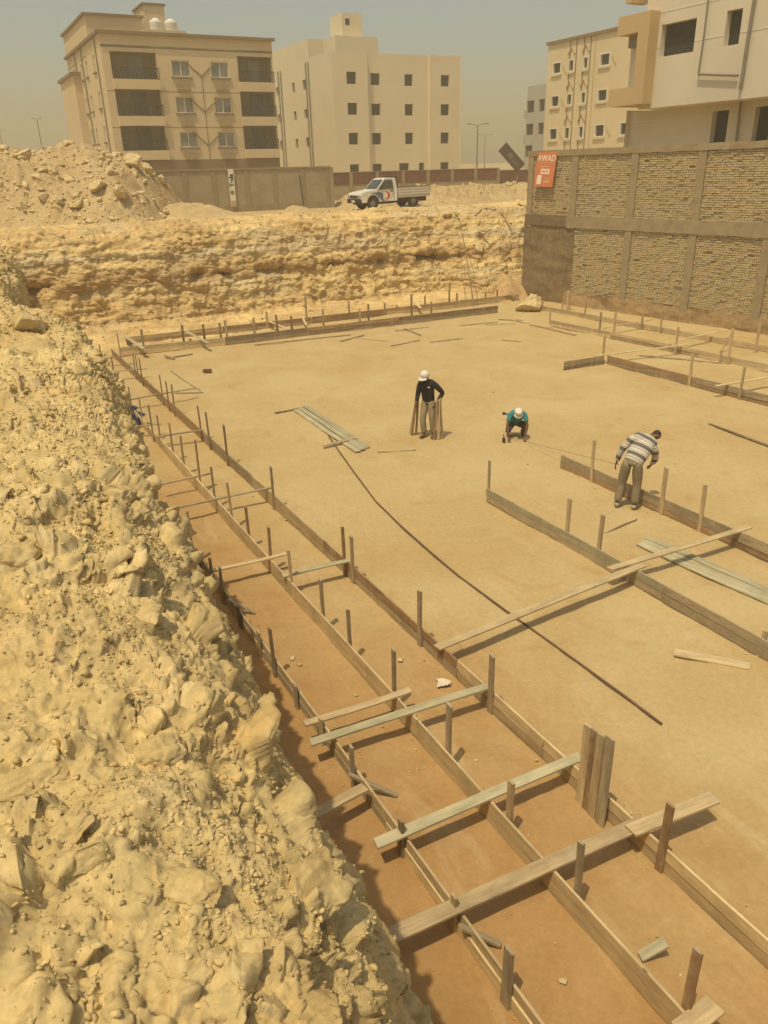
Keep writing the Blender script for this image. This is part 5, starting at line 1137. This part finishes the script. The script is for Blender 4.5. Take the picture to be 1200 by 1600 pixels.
# ================================================================== people
def skinmat(name, c): return simple(name, c, tuple(x*.8 for x in c), 9, .6, .05, 30, rand=0)
M['skin'] = skinmat('skin', (.16, .085, .05)); M['hair'] = skinmat('hair', (.03, .024, .02)); M['eye'] = skinmat('eye', (.3, .28, .25))
M['navy'] = simple('navy_knit', (.03, .026, .03), (.018, .016, .02), 8, .95, .4, 60); M['khaki'] = simple('khaki', (.36, .30, .185), (.24, .195, .115), 5, .95, .5, 22); M['grey_tr'] = simple('grey_trousers', (.31, .255, .17), (.22, .18, .12), 5, .95, .5, 22); M['teal'] = simple('teal_shirt', (.05, .26, .28), (.03, .18, .20), 7, .9, .4, 25); M['cap'] = simple('white_cap', (.74, .70, .62), (.62, .58, .5), 6, .8, .2, 40); M['dkpants'] = simple('dark_trousers', (.10, .075, .055), (.06, .048, .037), 6, .95, .4, 25)
M['shoe'] = simple('dusty_shoe', (.13, .10, .07), (.08, .062, .045), 8, .85, .2, 30); M['shoew'] = simple('pale_shoe', (.5, .45, .36), (.34, .29, .22), 8, .8, .2, 30)
def stripe_mat():
    m, t, b = nm('striped_knit'); b.inputs['Roughness'].default_value = .95; c = N(t, 'TexCoord'); sx = N(t, 'SeparateXYZ'); t.links.new(c.outputs['Object'], sx.inputs[0])
    md = N(t, 'Math', operation='MULTIPLY'); md.inputs[1].default_value = 5.2; t.links.new(sx.outputs[2], md.inputs[0]); fr = N(t, 'Math', operation='FRACT'); t.links.new(md.outputs[0], fr.inputs[0])
    W, G, K = (.62, .57, .48), (.30, .27, .23), (.035, .03, .028); r = ramp(t, fr.outputs[0], [(0, W), (.22, K), (.27, W), (.40, G), (.55, K), (.66, G), (.72, K), (.82, W), (.93, G)]); r.color_ramp.interpolation = 'CONSTANT'
    t.links.new(r.outputs[0], b.inputs['Base Color']); bump(t, b, noise_node(t, 40, 5, .7), .3, .01); return m
M['stripe'] = stripe_mat()
def skin_obj(name, chains, mat, parent, PM, frame_m=None, sub=2):
    """chains: lists of (x, y, z, rx[, ry]); chains that start on an existing point join there"""
    V = []; R = []; Ed = []; idx = {}; roots = set()
    def vid(p):
        k = (round(p[0], 4), round(p[1], 4), round(p[2], 4))
        if k not in idx: idx[k] = len(V); V.append(Vector(p[:3])); R.append((p[3], p[4] if len(p) > 4 else p[3]))
        return idx[k]
    for ch in chains:
        n0 = len(V); ids = [vid(p) for p in ch]
        if all(i >= n0 for i in ids): roots.add(ids[0])
        Ed += [(ids[i], ids[i+1]) for i in range(len(ids)-1)]
    L = frame_m or Matrix.Identity(4); Li = L.inverted()
    me = bpy.data.meshes.new(name); me.from_pydata([tuple(Li @ p) for p in V], Ed, []); me.update(); me.materials.append(mat)
    o = bpy.data.objects.new(name, me); COL.objects.link(o); put(o, parent, PM @ L)
    md = o.modifiers.new('skin', 'SKIN'); md.use_smooth_shade = True; md.branch_smoothing = .6
    if not me.skin_vertices: bpy.context.view_layer.objects.active = o
    for d, r in zip(me.skin_vertices[0].data, R): d.radius = r
    for i, d in enumerate(me.skin_vertices[0].data): d.use_root = (i in roots)
    sb = o.modifiers.new('sub', 'SUBSURF'); sb.levels = sub; sb.render_levels = sub
    return o
def lerp(a, b, t): return tuple(a[i]+(b[i]-a[i])*t for i in range(3))
def hand_chains(wr, dirv, side, palm):
    """palm and five fingers of different lengths, slightly curled; dirv = direction from the wrist, palm = direction the palm faces"""
    d = Vector(dirv).normalized(); pn = Vector(palm); pn = (pn - d*pn.dot(d)).normalized(); s = d.cross(pn)*side; w0 = Vector(wr); pc = w0 + d*.055; out = [[(*w0, .026, .02), (*pc, .036, .017)]]
    for k, (off, ln) in enumerate([(.030, .075), (.010, .085), (-.010, .080), (-.028, .062)]):
        a = pc + s*off + d*.035; b = a + d*ln*.5 + pn*.008; c = b + d*ln*.42 + pn*.028; out.append([(*pc, .036, .017), (*a, .010), (*b, .009), (*c, .0075)])
    a = w0 + d*.03 + s*.038 + pn*.008; b = a + d*.035 + s*.018 + pn*.012; out.append([(*w0, .026, .02), (*a, .012), (*b, .009)]); return out
def person(loc, face, J, label, clothes, head_dir, scale=1.0, bulk=1.12):
    fy = Vector((face[0], face[1], 0)).normalized(); fx = Vector((fy.y, -fy.x, 0)); PM = Matrix((fx, fy, Vector((0, 0, 1)))).transposed().to_4x4(); PM.translation = Vector(loc); PM = PM @ Matrix.Scale(scale, 4)
    t = thing('person', loc, label, 'person')
    pel, ch, nk, hd = J['pelvis'], J['chest'], J['neck'], J['head']; ab = lerp(pel, ch, .45); hdv = Vector(head_dir).normalized(); up = (Vector(hd)-Vector(nk)).normalized()
    side = hdv.cross(up).normalized(); chains = [[(*pel, .105, .08), (*ab, .10, .075), (*ch, .12, .085), (*nk, .052), (*hd, .082, .095), (*(Vector(hd)+up*.075), .075, .085)]]
    chains.append([(*hd, .082, .095), (*(Vector(hd)+hdv*.085-up*.02), .022), (*(Vector(hd)+hdv*.108-up*.03), .012)])          # nose and cheeks
    chains.append([(*hd, .082, .095), (*(Vector(hd)+hdv*.065-up*.085), .034)])                                              # chin
    for sg in (-1, 1): chains.append([(*hd, .082, .095), (*(Vector(hd)+side*.088*sg), .014), (*(Vector(hd)+side*.096*sg+up*.03), .010)])   # ears
    for sg, nme in ((-1, 'l'), (1, 'r')):
        sh, el, wr = J['sh'+nme], J['el'+nme], J['wr'+nme]; hp, kn, an, toe = J['hp'+nme], J['kn'+nme], J['an'+nme], J['toe'+nme]
        chains.append([(*ch, .12, .085), (*sh, .05), (*lerp(sh, el, .5), .044), (*el, .042), (*lerp(el, wr, .4), .038), (*wr, .026, .02)])
        hcs = hand_chains(wr, Vector(wr)-Vector(el) if 'hd'+nme not in J else J['hd'+nme], sg, J.get('palm'+nme, (0, 0, -1) if abs((Vector(wr)-Vector(el)).normalized().z) < .6 else (-sg, 0, 0))); chains += hcs
        chains.append([(*pel, .105, .08), (*hp, .075), (*lerp(hp, kn, .5), .066), (*kn, .055), (*lerp(kn, an, .35), .052), (*an, .036), (*lerp(an, toe, .55), .038), (*toe, .028)])
    body = skin_obj('body', chains, M['skin'], t, PM)
    for sg in (-1, 1):
        e = Vector(hd)+hdv*.084+side*.032*sg+up*.012; me_ = MB(); me_.tube([tuple(e-hdv*.01), tuple(e+hdv*.006)], .011, 8); me_.build('eye', M['eye'], body, PM)
    mo = Vector(hd)+hdv*.09-up*.062; MB().tube([tuple(mo-side*.022), tuple(mo+side*.022)], .006, 5).build('mouth', M['hair'], body, PM)
    # clothes
    up_t = (Vector(ch)-Vector(pel)).normalized(); fr = Matrix.Identity(4); z = up_t; x = Vector((1, 0, 0)); y = z.cross(x).normalized(); x = y.cross(z); fr = Matrix((x, y, z)).transposed().to_4x4(); fr.translation = Vector(pel)
    low = Vector(pel) - up_t*.05; cs = []
    k_ = bulk
    cs.append([(*low, .158*k_, .128*k_), (*lerp(pel, ch, .25), .158*k_, .122*k_), (*lerp(pel, ch, .6), .168*k_, .122*k_), (*ch, .178*k_, .130*k_), (*lerp(ch, nk, .5), .135*k_, .105*k_), (*lerp(ch, nk, .95), .070)])
    yk = lerp(ch, nk, .45); cs.append([(*lerp(J['shl'], yk, -.05), .088*k_), (*lerp(J['shl'], yk, .5), .110*k_), (*(Vector(yk)+Vector((.001, 0, 0))), .112*k_), (*lerp(J['shr'], yk, .5), .110*k_), (*lerp(J['shr'], yk, -.05), .088*k_)])
    top = skin_obj(clothes['top'][0], cs, clothes['top'][1], t, PM, fr)
    for nme in 'lr':
        sh, el, wr = J['sh'+nme], J['el'+nme], J['wr'+nme]; zz = (Vector(sh)-Vector(wr)).normalized(); yy = zz.cross(Vector((1, .3, 0))).normalized(); xx = yy.cross(zz); f2 = Matrix((xx, yy, zz)).transposed().to_4x4(); f2.translation = Vector(sh)
        inn = lerp(sh, ch, .5)
        arm = [(*inn, .10), (*sh, .098), (*lerp(sh, el, .5), .075)]
        if clothes.get('long', True): arm += [(*el, .066), (*lerp(el, wr, .5), .057), (*lerp(el, wr, .93), .047)]
        else: arm += [(*lerp(sh, el, .75), .068)]
        skin_obj('sleeve', [arm], clothes['top'][1], top, PM, f2)
    tc_ = [[(*(Vector(pel)+up_t*.08), .150, .118), (*(Vector(pel)+up_t*.01), .158, .125), (*(Vector(pel)-Vector((0, 0, .08))), .150, .125)]]
    for nme in 'lr':
        hp, kn, an = J['hp'+nme], J['kn'+nme], J['an'+nme]
        tc_.append([(*lerp(hp, pel, .35), .118), (*hp, .120), (*lerp(hp, kn, .5), .106), (*kn, .088), (*lerp(kn, an, .5), .084), (*lerp(kn, an, .95), .076)])
    skin_obj('trousers', tc_, clothes['trousers'], t, PM)
    for nme in 'lr':
        an, toe = J['an'+nme], J['toe'+nme]; d = Vector(toe)-Vector(an); d.z = 0; d.normalize(); h0 = Vector((an[0], an[1], an[2]-.035)) - d*.05
        skin_obj('shoe', [[(*h0, .045), (*(h0+d*.11), .048, .042), (*(h0+d*.21), .042, .032), (*(h0+d*.26), .028, .024)]], clothes['shoe'], t, PM)
    if clothes.get('cap'):
        cp = MB(); n_ = 16; prof_ = [(.112, -.005), (.114, .03), (.105, .07), (.078, .105), (.04, .122), (.0, .126)]; base_ = Vector(hd)+up*.035
        for r_, z_ in prof_:
            for j in range(n_): a_ = 6.2832*j/n_; cp.v.append(tuple(base_ + up*z_ + (hdv*math.cos(a_)*1.08 + side*math.sin(a_))*r_))
        for i in range(len(prof_)-1):
            for j in range(n_): cp.f.append((i*n_+j, i*n_+(j+1) % n_, (i+1)*n_+(j+1) % n_, (i+1)*n_+j))
        cap_o = cp.build('cap', clothes['cap'], t, PM, True); br_ = MB(); m_ = 9
        for r_ in (.10, .15, .195):
            for j in range(m_): a_ = rad(-62+124*j/(m_-1)); br_.v.append(tuple(base_ - up*(.25*(r_-.10)) + (hdv*math.cos(a_)*(1 if r_ < .11 else 1.06) + side*math.sin(a_)*(1.0 if r_ < .11 else .78))*r_))
        for i in range(2):
            for j in range(m_-1): br_.f.append((i*m_+j, i*m_+j+1, (i+1)*m_+j+1, (i+1)*m_+j))
        vs_ = br_.build('visor', clothes['cap'], cap_o, PM, True); so = vs_.modifiers.new('t', 'SOLIDIFY'); so.thickness = .008
    else:
        hc = Vector(hd)+up*.045-hdv*.012; skin_obj('hair', [[(*(hc-hdv*.035-up*.075), .058), (*hc, .094, .098), (*(hc+up*.045), .074)]], M['hair'], t, PM)
    return t, PM
# man standing with planks, facing left of the camera
q1p = onz(669, 682); f1_ = (-.55, -.83)
J1 = dict(pelvis=(0, -.02, .93), chest=(0, .04, 1.30), neck=(0, .07, 1.46), head=(0, .13, 1.565), shl=(-.19, .03, 1.385), ell=(-.34, -.13, 1.14), wrl=(-.27, .02, .92), shr=(.19, .05, 1.385), elr=(.25, .06, 1.10), wrr=(.23, .18, .90),
    hpl=(-.09, -.02, .90), knl=(-.13, .03, .50), anl=(-.15, -.02, .085), toel=(-.19, .15, .03), hpr=(.09, -.02, .90), knr=(.10, .10, .49), anr=(.07, .08, .085), toer=(.07, .26, .03))
p1, PM1 = person(q1p, f1_, J1, 'man in a white cap and dark sweater standing among planks on the sand', dict(top=('sweater', M['navy']), trousers=M['khaki'], shoe=M['shoe'], cap=M['cap']), (.15, .9, -.35), .985)
MB().box(-.14, -.07, .148, .16, 1.30, 1.33).build('chest_emblem', M['offwhite'], p1, PM1)
for k, (bx0, by0, tx, ty, wd_, m_) in enumerate([(.50, .04, .26, .12, .065, 'w_pale'), (.42, .10, .25, .15, .06, 'w_red'), (.36, .0, .25, .06, .06, 'w_new'), (-.26, .16, -.30, .06, .065, 'w_red'), (-.34, .08, -.33, .02, .065, 'w_pale'), (-.40, -.02, -.33, -.02, .06, 'w_new')]):
    a = PM1 @ Vector((bx0, by0, .0)); b = PM1 @ Vector((tx, ty, .99+.03*(k % 3)))
    o = plank('held_plank', a, b, wd_, .024, M[m_], None, up=tuple((PM1.to_3x3() @ Vector((.25, 1, 0))).normalized()), seg=3)
    tag(o, ['outermost plank left of the man in the dark sweater', 'middle plank left of the man in the dark sweater', 'inner plank left of the man in the dark sweater', 'front plank right of the man in the dark sweater', 'middle plank right of the man in the dark sweater', 'rear plank right of the man in the dark sweater'][k], 'wood', ['planks held in the right hand', 'planks held in the left hand'][k // 3])
# man crouching, facing the camera, hands on the ground
q2p = onz(806, 682)
J2 = dict(pelvis=(0, -.22, .34), chest=(0, .10, .66), neck=(0, .21, .76), head=(0, .30, .80), shl=(-.19, .13, .70), ell=(-.27, .24, .40), wrl=(-.20, .40, .10), hdl=(.05, .6, -.5), shr=(.19, .13, .70), elr=(.28, .25, .42), wrr=(.25, .42, .10), hdr=(-.05, .6, -.5), palml=(0, 0, -1), palmr=(0, 0, -1),
    hpl=(-.10, -.20, .33), knl=(-.24, .18, .36), anl=(-.19, -.12, .08), toel=(-.21, .06, .03), hpr=(.10, -.20, .33), knr=(.23, .20, .30), anr=(.20, -.18, .09), toer=(.22, -.02, .03))
p2, PM2 = person(q2p, (-.05, -1), J2, 'man in a teal shirt and white cap crouching with his hands on the sand', dict(top=('shirt', M['teal']), trousers=M['dkpants'], shoe=M['shoe'], cap=M['cap'], long=False), (0, .72, -.69), .88)
o = MB().tube([(.17, -.24, .55), (.30, -.30, .58)], .022, 6).box(.29, .36, -.34, -.26, .55, .61).build('hammer', M['rail'], None, PM2); tag(o, 'dark hammer handle sticking out behind the crouching man', 'hammer')
o = MB().box(-.03, .03, -.05, .05, 0, .10).tube([(0, 0, .09), (0, .02, .2)], .012, 6).build('peg', M['rail'], None, Matrix.Translation(Vector(onz(787, 691)))); tag(o, 'small dark peg on the sand beside the crouching man', 'peg')
# man in stripes bending over the formwork, seen from behind
q3p = onz(981, 793)
J3 = dict(pelvis=(0, -.06, .93), chest=(.14, .20, 1.22), neck=(.24, .34, 1.31), head=(.32, .44, 1.33), shl=(-.06, .20, 1.33), ell=(-.24, .13, 1.08), wrl=(-.30, .15, .84), shr=(.33, .26, 1.15), elr=(.37, .34, .90), wrr=(.30, .48, .74),
    hpl=(-.095, -.06, .90), knl=(-.16, .02, .49), anl=(-.20, -.03, .09), toel=(-.24, .14, .03), hpr=(.095, -.06, .90), knr=(.12, .0, .49), anr=(.11, -.04, .09), toer=(.14, .13, .03))
p3, PM3 = person(q3p, (.40, .92), J3, 'man in a striped sweater bending over the formwork, seen from behind', dict(top=('sweater', M['stripe']), trousers=M['grey_tr'], shoe=M['shoew']), (.35, .62, -.70), 1.02, 1.3)
# string line between the crouching man and the formwork
M['string'] = simple('string', (.42, .22, .08), (.34, .18, .07), 8, .9, 0)
o = MB().tube([onz(824, 690, .04), onz(880, 705, .12), onz(972, 727, .28)], .006, 5).build('string_line', M['string']); tag(o, 'orange string from the crouching man to the man in stripes', 'string')
o = MB().tube([onz(826, 698, .01), onz(884, 724, .01)], .005, 5).build('string_line', M['string']); tag(o, 'orange string lying on the sand up to the formwork end', 'string')

# ================================================================== dusty air
M['haze'] = bpy.data.materials.new('dust_haze'); M['haze'].use_nodes = True; t = M['haze'].node_tree; t.nodes.clear()
pv = t.nodes.new('ShaderNodeVolumePrincipled'); pv.inputs['Color'].default_value = (.62, .585, .46, 1); pv.inputs['Density'].default_value = .0028; pv.inputs['Anisotropy'].default_value = 0.0
om = t.nodes.new('ShaderNodeOutputMaterial'); t.links.new(pv.outputs[0], om.inputs['Volume'])
v, f = box_geo(-420, 420, -60, 620, -2.5, 40); hz = mesh_obj('haze', v, f, M['haze'], kind='stuff'); hz['label'] = 'pale dusty air over the whole site'; hz['category'] = 'haze'
